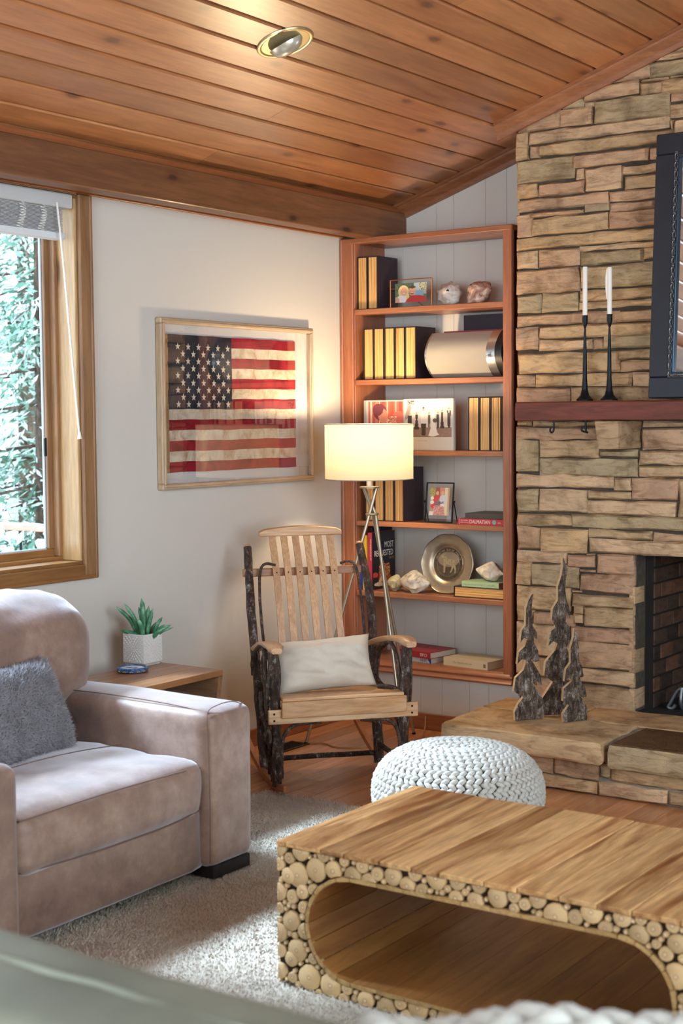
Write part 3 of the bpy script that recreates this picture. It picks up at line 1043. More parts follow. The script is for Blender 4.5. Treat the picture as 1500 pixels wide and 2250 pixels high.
def shell(name, label, c, L, R, d, up, col, knob=7, seed=0.0, cat='shell', dorsal=1.0, long=False):
    """a whelk: spiral body along d from spire to canal"""
    d = Vector(d).normalized()
    up = (Vector(up) - d * Vector(up).dot(d)).normalized()
    s = d.cross(up)
    prof = [(0, -.5), (.18, -.46), (.34, -.40), (.52, -.34), (.68, -.28), (.80, -.20), (.96, -.12), (1.04, -.03), (1.0, .06), (.92, .15), (.78, .25), (.60, .34), (.40, .42), (.22, .47), (.10, .50)]
    if long: prof = [(0, -.50), (.10, -.44), (.16, -.38), (.30, -.33), (.36, -.29), (.60, -.24), (.72, -.19), (.98, -.12), (1.0, -.05), (.92, .05), (.78, .16), (.58, .27), (.38, .37), (.22, .45), (.10, .50)]
    n = 40
    m = MB()
    c = Vector(c)
    for i, (r, z) in enumerate(prof):
        for k in range(n):
            w = 2 * PI * k / n
            sp = .06 * math.cos(w + z * 9 + seed)
            kn = (.17 * max(0, math.cos(knob * w + seed)) ** 2 if i in (6, 7, 8) else .06 * max(0, math.cos(knob * w + seed)) if i in (4, 5, 9) else 0)
            rr = R * (r * (1 + sp + kn) + (nz(w * 1.3 + seed, z * 9, seed) * .07 + nz(math.cos(w) * 6 + seed, math.sin(w) * 6, z * 25) * .045) * (r > .05))
            p = c + d * (L * (z + .03 * math.cos(w + seed) * r)) + (up * math.cos(w) * dorsal + s * math.sin(w)) * rr
            m.v.append(p)
    for i in range(len(prof) - 1):
        for k in range(n):
            m.f.append((i * n + k, i * n + (k + 1) % n, (i + 1) * n + (k + 1) % n, (i + 1) * n + k))
    zmin = min(p[2] for p in m.v)
    base = label[1]
    m.v = [(p[0], p[1], max(base + .0005, p[2] - zmin + base - R * .12)) for p in m.v]
    sm, nt, bs = mat_new(name + '_shell')
    v = coords(nt)
    f = noise_n(nt, v, 28, 5, .6, 1.0)
    r = ramp(nt, [(.3, S(col[0])), (.5, S(col[1])), (.68, S(col[2]))])
    nt.links.new(f, r.inputs[0])
    nt.links.new(r.outputs[0], bs.inputs['Base Color'])
    bs.inputs['Roughness'].default_value = .55
    bump_n(nt, bs, noise_n(nt, v, 60, 4), .4, .006)
    o = m.build(name, sm, smooth=50, fix=True)
    tag(o, label[0], cat, 'sea shells on the shelves')


WHT = ('#9a8f80', '#d8d0c4', '#efe9df')
shell('sea_shell', ('round white and grey sea shell on the top shelf', SH[5]), (.578, .09, 2.14), .115, .056, (.4, -.9, .25), (0, 0, 1), ('#a08a7c', '#d5c8bc', '#eee8e0'), 9, 1.0)
shell('sea_shell', ('jagged brown and pink sea shell at the right of the top shelf', SH[5]), (.745, .09, 2.15), .13, .062, (-.3, -.8, .6), (0, 0, 1), ('#7a4630', '#c8a08a', '#ecdccb'), 6, 2.3)
shell('sea_shell', ('small greenish sea shell beside the cookbook', SH[1]), (.272, .07, .70), .10, .038, (-1, -.1, .05), (0, 0, 1), ('#7f7a5c', '#b9b08c', '#d8d0b4'), 8, 4.0)
shell('sea_shell', ('large white knobbly sea shell in front of the pewter plate', SH[1]), (.395, .06, .71), .165, .052, (-1, -.15, .05), (0, 0, 1), ('#8c8272', '#d3c9b8', '#ece4d6'), 9, 5.5)
shell('sea_shell', ('pale conch shell lying on the green book', .7495), (.815, .075, .78), .165, .046, (-1, .05, .08), (0, 0, 1), ('#b9a88e', '#e2d6c2', '#f2ebde'), 6, .4, long=True)

# second shelf: speaker, navy box, thin red book
sp = thing('speaker', (.71, .1, SH[4]), 'silver grilled speaker with a curved front lying on the second shelf', 'speaker')
M_GRILLE = plain('speaker_mesh', '#c6bdae', .45, .45, bump=.6, bscale=900)
M_SILV = plain('satin_silver', '#c9cdd2', .25, .9)
M_SPK = plain('speaker_black', '#15161a', .4)


def spk(nm, mat, x0, x1, infl):
    pr = []
    for k in range(13):
        a = -1 + 2 * k / 12
        pr.append((.055 - infl - .075 * (1 - a * a), 1.8465 + a * (.1085 + infl * .3)))
    pr = pr + [(.22, 1.953), (.22, 1.740)]
    n = len(pr)
    m = MB()
    m.v = [(x, y, z) for x in (x0, x1) for y, z in pr]
    m.f = [tuple(range(n)), tuple(reversed(range(n, 2 * n)))] + [(i, i + n, (i + 1) % n + n, (i + 1) % n) for i in range(n)]
    return m.build(nm, mat, sp, smooth=35, fix=True)


spk('grille', M_GRILLE, .512, .844, .0)
spk('end_cap', M_SILV, .504, .512, .002)
spk('silver_band', M_SILV, .844, .890, .0025)
spk('end_cap', M_SPK, .890, .926, .001)
text('logo', 'JBL', .022, (.872, -.0245, 1.825), Z, (-1, 0, 0), M_INKD, sp, lift=.001)
o = book('tall_book', .602, .925, .19, .28, SH[4], 2.045, '#1d1a2c', 'dark navy book standing behind the speaker')
o = book('thin_book', .548, .905, .09, .21, 1.9545, 1.964, '#8c2f3a', 'thin dark red book lying on top of the speaker')

# third shelf: two picture books
pb = thing('picture_book', (.23, .04, SH[3]), 'pale photo book with a red tinted portrait leaning behind the lamp shade', 'photo book', 'photo books standing on the third shelf')
M_PALE = plain('pale_linen', '#cfc6ba', .7)
MB().rbox(.108, .350, .036, .056, SH[3], 1.632, .002).build('cover', M_PALE, pb)
MB().rbox(.108, .124, .034, .057, SH[3], 1.632, .002).build('spine', plain('grey_linen', '#a9a49c', .7), pb)
picture('photo', 56, 50, '#c9604f', [('r', '#e8d0b4', .06, .10, 0, 1), ('r', '#d9876b', .20, .26, 0, 1), ('r', '#f0e2c8', .30, .33, 0, 1), ('r', '#b9473c', .38, .46, 0, 1), ('r', '#e2c0a0', .52, .55, 0, 1), ('r', '#c0503f', .62, .72, 0, 1), ('r', '#eed8bc', .76, .79, 0, 1), ('r', '#b23f38', .86, .95, 0, 1),
        ('e', '#c8685a', .85, .45, .20, .30), ('n', '#e9c8a8', .45, .8, .35, .6, .3), ('e', '#6e3440', .33, .72, .19, .22), ('e', '#d98e74', .42, .60, .13, .20), ('e', '#6e3440', .27, .78, .15, .16), ('p', '#ecc9a4', [(.08, 0), (.10, .25), (.25, .40), (.38, .30), (.42, 0)])],
        lambda u, v: (.136 + u * .212, .0356, 1.440 + v * .185), pb)
pb = thing('picture_book', (.496, .03, SH[3]), 'white photo book with a black and white wedding party picture', 'photo book', 'photo books standing on the third shelf')
MB().rbox(.352, .640, .022, .044, SH[3], 1.636, .002).build('cover', M_PALE, pb)
MB().rbox(.352, .361, .0205, .045, SH[3], 1.636, .002).build('spine', plain('grey_linen_b', '#a9a49c', .7), pb)


def sky_ground(U, V, rs):
    g = np.zeros(U.shape + (3,))
    a = np.array(S('#d3c6bb')[:3])
    b = np.array(S('#7d6a62')[:3])
    g[:] = a
    k = V < .26
    g[k] = b * (.75 + .5 * rs.rand(k.sum(), 1))
    return g


def figure(x, top, h, suit, skin='#9a8478', w=.055, shirt=None, dress=False):
    s = [('e', skin, x, top - .045 * h, .022, .055 * h)]
    if dress:
        s.append(('p', suit, [(x - w * .45, top - .13 * h), (x + w * .45, top - .13 * h), (x + w * .35, top - .45 * h), (x + w * .9, top - h), (x - w * .9, top - h), (x - w * .35, top - .45 * h)]))
    else:
        s.append(('p', suit, [(x - w * .8, top - .15 * h), (x + w * .8, top - .15 * h), (x + w * .75, top - .55 * h), (x + w * .5, top - h), (x - w * .5, top - h), (x - w * .75, top - .55 * h)]))
    if shirt: s.append(('p', shirt, [(x - .012, top - .14 * h), (x + .012, top - .14 * h), (x, top - .35 * h)]))
    return s


sh = [('n', '#453a35', .06, .2, .88, 1, .6), ('p', '#8b7f76', [(0, .6), (.06, .85), (.12, .9), (.14, .8), (.08, .55), (0, .45)])]
sh += figure(.10, .66, .50, '#2c2624', w=.06) + figure(.25, .68, .48, '#2a2524', w=.06, dress=True) + figure(.80, .74, .50, '#26211f', w=.05, dress=True) + figure(.945, .80, .55, '#1f1b1a', shirt='#e6ddd5', w=.05) + figure(.71, .68, .44, '#2b2624', w=.035) + figure(.52, .67, .40, '#4a403c', w=.03)
sh += figure(.40, .80, .76, '#2a2422', w=.075) + [('p', '#e3dad2', [(.335, .70), (.47, .70), (.485, .37), (.345, .37)]), ('p', '#f4efe9', [(.39, .70), (.42, .70), (.405, .58)]), ('e', '#9a8478', .40, .76, .024, .045), ('e', '#3a302c', .40, .80, .026, .02)]
sh += [('e', '#cfc3ba', .60, .74, .03, .06), ('p', '#ece5df', [(.555, .66), (.645, .66), (.64, .42), (.70, .10), (.745, .07), (.60, .01), (.50, .03), (.57, .30)]), ('e', '#4d443f', .645, .45, .045, .06)]
picture('photo', 90, 68, sky_ground, sh, lambda u, v: (.364 + u * .266, .0214, 1.448 + v * .180), pb)
print_marks('caption', .436, .492, .0218, 1.428, .003, 18, plain('grey_ink', '#a8a09a', .6), pb)

# fourth shelf: black easel frame, dark book on a red book
ef = thing('photo_frame', (.53, .06, SH[2]), 'black metal easel frame with a family photo on the fourth shelf', 'photo frame')
Mt = Matrix.Translation((.530, .060, SH[2])) @ Matrix.Rotation(math.radians(8), 4, 'Z') @ Matrix.Rotation(math.radians(-9), 4, 'X')
EF = lambda a, d, b: tuple(Mt @ Vector((a, d, b)))
frame4(ef, 'frame_bar', M_BLACK, EF, -.074, .074, .0, .200, .006, -.005, .005, r=.001)
m = MB().add([EF(-.07, -.003, .004), EF(.07, -.003, .004), EF(.07, -.003, .196), EF(-.07, -.003, .196)], [(0, 1, 2, 3)])
m.build('glass_pane', M_GLASS, ef)
for s in (-1, 1):
    MB().tube([EF(s * .076, 0, .105), EF(s * .078, .068, -.010)], .0026, 6).build('easel_leg', M_BLACK, ef)
    MB().tube([EF(s * .072, 0, .105), EF(s * .082, 0, .105)], .005, 8).build('hinge_pin', M_BLACK, ef)
MB().tube([EF(-.078, .068, -.009), EF(.078, .068, -.009)], .0026, 6).build('easel_foot', M_BLACK, ef)
picture('photo', 44, 56, '#b58f78', [('r', '#d8b06a', 0, .25, .7, 1), ('n', '#6f8a3f', 0, .35, .6, 1, .5), ('r', '#a04a4a', .3, .5, .6, 1), ('r', '#d98a70', .5, .72, .5, 1), ('r', '#ead7b4', .76, .9, 0, 1), ('r', '#c9a27c', .9, 1, 0, 1),
        ('p', '#d23a38', [(.05, .3), (.12, .6), (.3, .74), (.5, .7), (.42, .5), (.2, .22)]), ('e', '#e3b59c', .38, .80, .08, .07), ('e', '#e3b59c', .64, .80, .08, .07), ('e', '#d8d8dc', .68, .58, .18, .16), ('e', '#f4eee8', .12, .62, .08, .07), ('e', '#f2ece6', .12, .47, .1, .07), ('e', '#8a7488', .45, .42, .16, .10), ('n', '#5a4454', .25, .75, .3, .5, .4), ('e', '#f0e6e0', .66, .35, .12, .07), ('p', '#c8786c', [(.2, 0), (.25, .25), (.45, .38), (.75, .3), (.8, 0)]), ('n', '#e8c0b0', .2, .8, 0, .36, .35), ('r', '#ece0cc', 0, .2, 0, .14)],
        lambda u, v: EF(-.052 + u * .104, -.0016, .036 + v * .138), ef)
o = book('red_book', .664, .925, .018, .20, SH[2], 1.054, '#c03a3a', 'red dog breed book lying flat on the fourth shelf')
text('title', 'DALMATIAN', .0255, (.730, .0175, SH[2] + .0065), X, Z, M_INKW, o, .80)
text('title', 'THE OFFICIAL', .0085, (.681, .0175, SH[2] + .0175), X, Z, M_INKW, o, .80)
text('title', 'BOOK OF THE', .0085, (.681, .0175, SH[2] + .0075), X, Z, M_INKW, o, .80)
MB().add([(.866 + .011 * math.cos(a), .0172, 1.040 + .011 * math.sin(a)) for a in np.linspace(0, 2 * PI, 17)[:-1]], [tuple(range(16))]).build('emblem', plain('emblem_teal', '#7fa9a8', .5), o)
text('title', 'TFH', .010, (.884, .0175, SH[2] + .0095), X, Z, M_INKW, o)
MB().box(.673, .674, .0172, .0176, SH[2] + .001, SH[2] + .028).box(.917, .918, .0172, .0176, SH[2] + .001, SH[2] + .028).build('spine_line', M_INKW, o)
o = book('dark_book', .700, .927, .03, .22, 1.0545, 1.080, '#4c443c', 'dark brown book lying on the red dog book', pages='#cdbfa8')

# fifth shelf
b5 = 'books standing at the left of the fifth shelf'
o = book('blue_book', .079, .098, .035, .20, SH[1], .905, '#1f4aa8', 'short blue book at the left end of the fifth shelf', group=b5)
o = book('yellow_book', .100, .122, .03, .20, SH[1], .948, '#e5bd3c', 'yellow book standing beside the blue book', group=b5)
o = book('navy_book', .123, .130, .07, .26, SH[1], .985, '#15182a', 'tall navy book behind the red cookbook spine', group=b5)
o = book('cookbook', .131, .154, .03, .245, SH[1], .962, '#b4324a', 'cookbook with a red spine and a dark cover showing a cake', group=b5)
M_CB = plain('cookbook_cover', '#1b1b24', .4)
MB().box(.1541, .1549, .034, .245, SH[1], .962).build('front_cover', M_CB, o)
text('title', 'MOST', .043, (.1552, .145, .880), Y, Z, M_INKW, o, .75)
text('title', 'REQUESTED', .043, (.1552, .050, .838), Y, Z, M_INKW, o, .76)
text('title', 'RECIPES', .017, (.1552, .190, .818), Y, Z, plain('tan_lettering', '#b9a070', .6), o, .8)
picture('cover_picture', 46, 34, '#1b1b24', [('e', '#cfc2ae', .50, .12, .46, .10), ('p', '#a8502f', [(.25, .2), (.28, .75), (.42, .93), (.62, .95), (.78, .78), (.80, .45), (.98, .25), (.7, .12)]), ('n', '#d9a05c', .28, .8, .4, .95, .45), ('n', '#6a2418', .28, .8, .3, .95, .25), ('p', '#e0b8a0', [(.22, .16), (.4, .5), (.55, .4), (.62, .14)]), ('e', '#7a2e1e', .5, .2, .12, .08), ('e', '#b0402c', .10, .5, .12, .12), ('e', '#2c2018', .10, .33, .12, .08)],
        lambda u, v: (.1551, .042 + u * .195, .680 + v * .125), o)
text('title', 'MOST REQUESTED RECIPES', .009, (.1455, .0296, .93), (0, 0, -1), (1, 0, 0), M_INKW, o)

pl = thing('pewter_plate', (.552, .13, SH[1]), 'round scalloped pewter plate embossed with a spotted dog leaning against the shelf back', 'plate')
M_PEW = plain('pewter', '#a89a86', .34, .92, noise_amt=.12, nscale=14, bump=.08, bscale=60)
M_PEWD = plain('pewter_dark', '#5f5446', .5, .85, noise_amt=.3, nscale=60, bump=.8, bscale=220)
PM = Matrix.Translation((.552, .120, SH[1] + .148)) @ Matrix.Rotation(math.radians(-7), 4, 'X') @ Matrix.Rotation(PI / 2, 4, 'X')
scal = lambda w, i: 1 + (.022 * abs(math.cos(w * 5)) - .012 if i in (5, 6, 7, 8) else 0)
m = MB().lathe([(.0, .002), (.084, .002), (.090, .005), (.098, .011), (.112, .013), (.142, .016), (.146, .0185), (.149, .017), (.1485, .012), (.10, .004), (.088, -.003), (.0, -.003)], n=60, mod=scal)
m.v = [PM @ Vector(p) for p in m.v]
m.build('plate_dish', M_PEW, pl, smooth=50, fix=True)
m = MB().lathe([(.0, .0026), (.079, .0026), (.081, .002)], n=40)
m.v = [PM @ Vector(p) for p in m.v]
m.build('medallion', M_PEWD, pl)
m = MB().lathe([(.0, .0032), (.060, .0032), (.061, .0026)], n=40)
m.v = [PM @ (Vector((p[0], p[1] * .62 + .022, p[2]))) for p in map(Vector, m.v)]
m.build('medallion_sky', M_PEW, pl)
for r0, w in ((.083, .002), (.063, .0012)):
    m = MB().tube([(r0 * math.cos(a), r0 * math.sin(a), .0032) for a in np.linspace(0, 2 * PI, 41)], w, 6, False)
    m.v = [PM @ Vector(p) for p in m.v]
    m.build('ring', M_PEW, pl, smooth=60)
dog = [(-.040, .036), (-.034, .044), (-.024, .046), (-.016, .040), (-.012, .030), (.000, .022), (.022, .022), (.036, .018), (.052, .026), (.060, .034), (.058, .026), (.044, .010), (.042, -.006), (.048, -.022), (.046, -.044), (.038, -.046), (.040, -.030), (.032, -.016), (.026, -.034), (.018, -.044), (.012, -.044), (.018, -.032), (.022, -.010),
       (.006, -.004), (-.010, -.004), (-.014, -.020), (-.014, -.044), (-.024, -.046), (-.024, -.020), (-.026, .004), (-.028, .022), (-.036, .028)]
m = MB().prism(dog, lambda a, b, t: PM @ Vector((a, b, .003 + t)), .0022)
m.build('embossed_dog', plain('pewter_light', '#c2b394', .3, .9), pl, fix=True)
rr = random.Random(5)
m = MB()
for k in range(46):
    a, b = rr.uniform(-.024, .044), rr.uniform(-.004, .022)
    if rr.random() < .3: a, b = rr.uniform(-.034, -.014), rr.uniform(.022, .042)
    m.add([PM @ Vector((a + .0015 * math.cos(q), b + .0015 * math.sin(q), .0055)) for q in (0, 1.26, 2.51, 3.77, 5.03)], [(0, 1, 2, 3, 4)])
m.build('dog_spots', M_PEWD, pl)
pl.children[-1]['kind'] = 'stuff'
msg = 'DALMATIAN CLUB OF AMERICA'
for i, ch in enumerate(msg):
    if ch == ' ': continue
    a = math.radians(160 - i * 140 / (len(msg) - 1))
    p = Vector((.0665 * math.cos(a), .0665 * math.sin(a), .0034))
    ux = Vector((math.sin(a), -math.cos(a), 0))
    uy = Vector((math.cos(a), math.sin(a), 0))
    R3 = PM.to_3x3()
    text('letter', ch, .0135, PM @ p, R3 @ ux, R3 @ uy, plain('pewter_letter', '#c9bb9c', .35, .8) if i == 0 else bpy.data.materials['pewter_letter'], pl, align='CENTER')

o = book('green_book', .684, .888, .022, .19, .7225, .749, '#a8bf94', 'pale green book lying under the conch shell', pages='#a06a4c')
text('title', 'Love the one you\'re with   \u2022   emily giffin', .0105, (.694, .0215, .7315), X, Z, plain('grey_green_ink', '#6f7f68', .6), o)

# bottom shelf
o = book('white_blue_book', .285, .520, .045, .21, SH[0], .349, '#e4e2de', 'white and blue book lying under the red book on the bottom shelf', rz=math.radians(-9))
text('title', 'VATE', .0225, (.447, .0445, SH[0] + .004), X, Z, M_INKD, o, .85)
MB().add([(.520, .0442, SH[0]), (.520, .0442, .349), (.495, .0442, .349), (.512, .0442, SH[0])], [(0, 1, 2, 3)]).build('blue_corner', plain('cover_blue', '#2a4a9a', .5), o)
print_marks('small_print', .300, .345, .0445, SH[0] + .010, .006, 8, M_INKD, o)
o = book('red_cue_book', .262, .528, .03, .235, .3495, .381, '#a3262c', 'dark red book lying upside down on the white and blue book', rz=math.radians(-9))
text('title', 'CUES', .021, (.508, .0295, .3735), (-1, 0, 0), (0, 0, -1), M_INKW, o, .95)
print_marks('small_print', .345, .405, .0295, .362, .006, 9, M_INKW, o)
o = book('cream_book', .580, .848, .020, .200, SH[0], .364, '#d9c9a4', 'cream paperback lying alone on the bottom shelf', rz=math.radians(-7), pages='#cbb795')
text('title', 'The Well-Known Life', .013, (.640, .0195, SH[0] + .015), X, Z, plain('faded_ink', '#8a7a60', .6), o)
print_marks('publisher_mark', .824, .838, .0195, SH[0] + .010, .018, 2, M_INKD, o)
MB().box(.612, .82, .06, .062, .3641, .3643).box(.612, .80, .075, .0765, .3641, .3643).box(.66, .82, .09, .0915, .3641, .3643).box(.69, .82, .105, .106, .3641, .3643).build('cover_lines', plain('faded_ink_b', '#b29c74', .6), o)

# ------------------------------------------------------------------ mantel, candles, mirror, hooks
mw = wood('red_mantel', '#532419', '#82402c', 'X', 1.6, .6, .03, knots=2.2, bump=.5)
m = MB()
nx = 24
for i in range(nx + 1):
    x = 1.149 + i * (2.95 - 1.149) / nx
    k = nz(x * 4, 1) * .004
    for (y, z) in ((-.30, 1.530), (-.304, 1.570), (-.300, 1.604), (-.293, 1.610), (-.09, 1.610), (-.09, 1.527), (-.294, 1.526)):
        m.v.append((x, y + nz(x * 9, z * 30, 2) * .003, z + k * (z > 1.58) + nz(x * 6, z * 9, 5) * .002))
for i in range(nx):
    for k in range(7):
        m.f.append((i * 7 + k, (i + 1) * 7 + k, (i + 1) * 7 + (k + 1) % 7, i * 7 + (k + 1) % 7))
m.f += [tuple(range(7)), tuple(reversed(range(nx * 7, nx * 7 + 7)))]
o = m.build('mantel_shelf', mw, smooth=35, fix=True)
tag(o, 'rough red-brown timber mantel on the stone chimney', 'mantel')

M_WAX = plain('candle_wax', '#ece9e2', .4)
M_WAX.node_tree.nodes['Principled BSDF'].inputs['Subsurface Weight'].default_value = .2
M_WAX.node_tree.nodes['Principled BSDF'].inputs['Subsurface Radius'].default_value = (.01, .008, .006)
M_IRON = plain('forged_iron', '#1b2126', .42, .7, noise_amt=.3, nscale=30, bump=.3, bscale=50)
for k, (x, lab1, lab2, drip, zt) in enumerate(((1.452, 'slender black forged candlestick, the left of the two on the mantel', 'smooth white taper candle in the left candlestick', False, 2.196),
                                          (1.568, 'slender black forged candlestick on the mantel nearer the mirror', 'dripping white taper candle in the candlestick nearer the mirror', True, 2.186))):
    y = -.225
    zb = 1.6125
    t = thing('candlestick', (x, y, zb), lab1, 'candlestick', 'forged candlesticks on the mantel')
    MB().lathe([(.0, zb), (.036, zb), (.037, zb + .006), (.030, zb + .013), (.020, zb + .024), (.0135, zb + .05), (.010, zb + .10), (.0085, zb + .2), (.006, zb + .28), (.004, zb + .318)], (x, y, 0), 12).build('stem', M_IRON, t, smooth=35)
    MB().lathe([(.0, zb + .310), (.004, zb + .316), (.009, zb + .330), (.0125, zb + .345), (.0125, zb + .368), (.0145, zb + .372), (.0125, zb + .372), (.0105, zb + .350), (.0, zb + .348)], (x, y, 0), 16).build('cup', M_IRON, t, smooth=40, fix=True)
    t = thing('taper_candle', (x, y, zb + .35), lab2, 'candle', 'white taper candles')
    MB().lathe([(.0, zb + .3495), (.0104, zb + .3495), (.0106, zt - .006), (.0095, zt), (.004, zt - .002), (.0, zt - .003)], (x, y, 0), 18).build('wax', M_WAX, t, smooth=40)
    MB().tube([(x, y, zt - .004), (x + .002, y, zt + .006)], .0009, 5).build('wick', M_INKD, t)
    if drip:
        MB().tube([(x - .010, y - .004, zt - .004), (x - .013, y - .004, zt - .04), (x - .0125, y - .004, zt - .10), (x - .0115, y - .004, zt - .135)], [.003, .0055, .005, .002], 7).build('wax_drip', M_WAX, t, smooth=60)

mir = thing('mirror', (2.2, -.2, 1.614), 'tall dark framed mirror with a beaded inner edge leaning on the mantel', 'mirror')
lean = math.atan2(.075, 1.11)
MF = lambda a, d, b: (a, -.262 + d * math.cos(lean) + b * math.sin(lean), 1.6135 + b * math.cos(lean) - d * math.sin(lean) + .004)
M_MF = plain('dark_blue_frame', '#1d212b', .42, .2, noise_amt=.2, nscale=8, coat=.1)
frame4(mir, 'frame_bar', M_MF, MF, 1.770, 2.62, .0, 1.115, .088, -.018, .018, r=.004)
frame4(mir, 'inner_lip', M_MF, MF, 1.852, 2.538, .082, 1.033, .012, -.020, .004, r=.002)
M_BEAD = plain('pewter_bead', '#8d8d8c', .3, .9)
frame4(mir, 'inner_edge', plain('blue_steel_edge', '#3c5468', .25, .8), MF, 1.870, 2.520, .100, 1.015, .008, -.018, .006, r=.002)
bead = None
for i in range(26):
    b = .094 + .0365 * i + .006
    m = MB().tube([MF(1.864 + .0065 * math.cos(q), -.021, b + .0135 * math.sin(q)) for q in np.linspace(0, 2 * PI, 13)], .0011, 5, False)
    m.tube([MF(1.858, -.021, b + .016), MF(1.869, -.021, b + .0215)], .0010, 5).tube([MF(1.869, -.021, b + .016), MF(1.858, -.021, b + .0215)], .0010, 5)
    m.build('bead_link', M_BEAD, mir, smooth=60)
for i in range(6):
    a = 1.875 + .0365 * i
    m = MB().tube([MF(a + .0135 * math.cos(q) + .012, -.021, .094 + .0065 * math.sin(q)) for q in np.linspace(0, 2 * PI, 13)], .0011, 5, False)
    m.build('bead_link', M_BEAD, mir, smooth=60)
gm = plain('mirror_glass', '#e6eaec', .02, 1.0)
m = MB().box(1.86, 2.53, .0, .004, .09, 1.025)
m.v = [MF(*p) for p in m.v]
m.build('mirror_glass', gm, mir)
m = MB().box(1.79, 2.60, .0045, .014, .02, 1.095)
m.v = [MF(*p) for p in m.v]
m.build('backing_board', M_BLACK, mir)

for k, (x, r0, lab) in enumerate(((1.332, 1, 'small black iron hook under the mantel, nearer the bookcase'), (1.485, -1, 'black iron hook under the mantel beside the corbel stone'))):
    p = spline([(x, -.285, 1.527), (x, -.285, 1.492), (x - .003 * r0, -.287, 1.478), (x - .010 * r0, -.289, 1.474), (x - .016, -.289, 1.482), (x - .014, -.289, 1.497)], 5)
    o = MB().tube(p, [.0045] * (len(p) - 1) + [.003], 8).build('iron_hook', M_IRON, smooth=60)
    tag(o, lab, 'hook', 'iron hooks under the mantel')

# wooden bark trees on the hearth
M_BARK = None


def bark_mat(name, cols, sc=1.0, bump=1.0):
    m, nt, bs = mat_new(name)
    v = coords(nt, (1, 1, .35))
    f = noise_n(nt, v, 55 * sc, 6, .68, 1.2)
    f2 = noise_n(nt, coords(nt), 160 * sc, 4, .6)
    r = ramp(nt, [(.38, S(cols[0])), (.47, S(cols[1])), (.54, S(cols[2])), (.62, S(cols[3]))])
    f3 = noise_n(nt, coords(nt), 22 * sc, 3, .5)
    nt.links.new(math_n(nt, 'ADD', math_n(nt, 'ADD', math_n(nt, 'MULTIPLY', f, .50), math_n(nt, 'MULTIPLY', f2, .22)), math_n(nt, 'MULTIPLY', f3, .28)), r.inputs[0])
    nt.links.new(r.outputs[0], bs.inputs['Base Color'])
    bs.inputs['Roughness'].default_value = .8
    bump_n(nt, bs, f, bump, .02)
    return m


M_TBARK = bark_mat('lichen_bark', ['#1c1613', '#57473b', '#857668', '#cfcac2'])
M_CUT = wood('pale_cut_wood', '#c8a273', '#e6c89c', 'Z', 2.0, .6, .05)
T1 = [(265, 530), (240, 550), (205, 610), (180, 690), (178, 780), (175, 880), (130, 930), (110, 1070), (155, 1015), (190, 980), (185, 1050), (165, 1110), (95, 1170), (78, 1300), (130, 1250), (172, 1212), (175, 1300), (150, 1370), (60, 1450), (38, 1600), (100, 1545), (162, 1480), (168, 1600), (148, 1670), (90, 1740), (48, 1830), (55, 1925),
      (385, 1925), (385, 1760), (360, 1680), (290, 1580), (245, 1460), (310, 1510), (364, 1558), (345, 1440), (275, 1320), (240, 1205), (290, 1240), (330, 1282), (320, 1170), (270, 1075), (238, 972), (275, 1005), (306, 1038), (300, 960), (252, 880), (258, 790), (240, 700), (252, 610)]
T2 = [(608, 130), (605, 230), (590, 330), (550, 450), (550, 600), (490, 690), (478, 808), (520, 760), (555, 700), (555, 800), (520, 900), (455, 945), (438, 1098), (495, 1050), (545, 995), (545, 1080), (520, 1150), (408, 1270), (390, 1420), (460, 1370), (525, 1308), (520, 1400), (490, 1500), (420, 1600), (360, 1680), (385, 1770), (392, 1862),
      (650, 1870), (700, 1750), (690, 1600), (650, 1480), (605, 1300), (650, 1340), (720, 1400), (700, 1250), (650, 1130), (605, 950), (650, 990), (692, 1032), (695, 930), (640, 840), (610, 712), (650, 755), (692, 812), (685, 700), (650, 600), (632, 480), (642, 370), (662, 280), (640, 210)]
T3 = [(705, 905), (690, 1010), (655, 1130), (660, 1280), (605, 1350), (588, 1482), (640, 1440), (685, 1390), (690, 1440), (670, 1490), (580, 1560), (570, 1700), (625, 1660), (680, 1600), (680, 1680), (640, 1750), (570, 1840), (575, 1935),
      (850, 1930), (855, 1800), (800, 1700), (765, 1590), (805, 1625), (845, 1668), (830, 1580), (770, 1480), (742, 1370), (775, 1400), (810, 1442), (790, 1320), (752, 1240), (756, 1130), (735, 1000)]
def notch(pts):
    """deepen the notches under each drooping branch"""
    nb = max(range(len(pts)), key=lambda i: pts[i][1])
    while pts[nb][0] < pts[(nb + 1) % len(pts)][0] and pts[(nb + 1) % len(pts)][1] > 1850: nb += 1
    out = []
    n = len(pts)
    for i, (x, y) in enumerate(pts):
        px_, py_ = pts[i - 1]
        qx, qy = pts[(i + 1) % n]
        if 0 < i < nb and x > px_ and y < py_ and qy > y:
            out += [(x + 9, y - 12), (x + 7, y + 52)]
        elif i > nb and i < n - 1 and qy > y and qx > x:
            out += [(x - 5, y + 52), (x - 9, y - 12)]
        else: out.append((x, y))
    return out


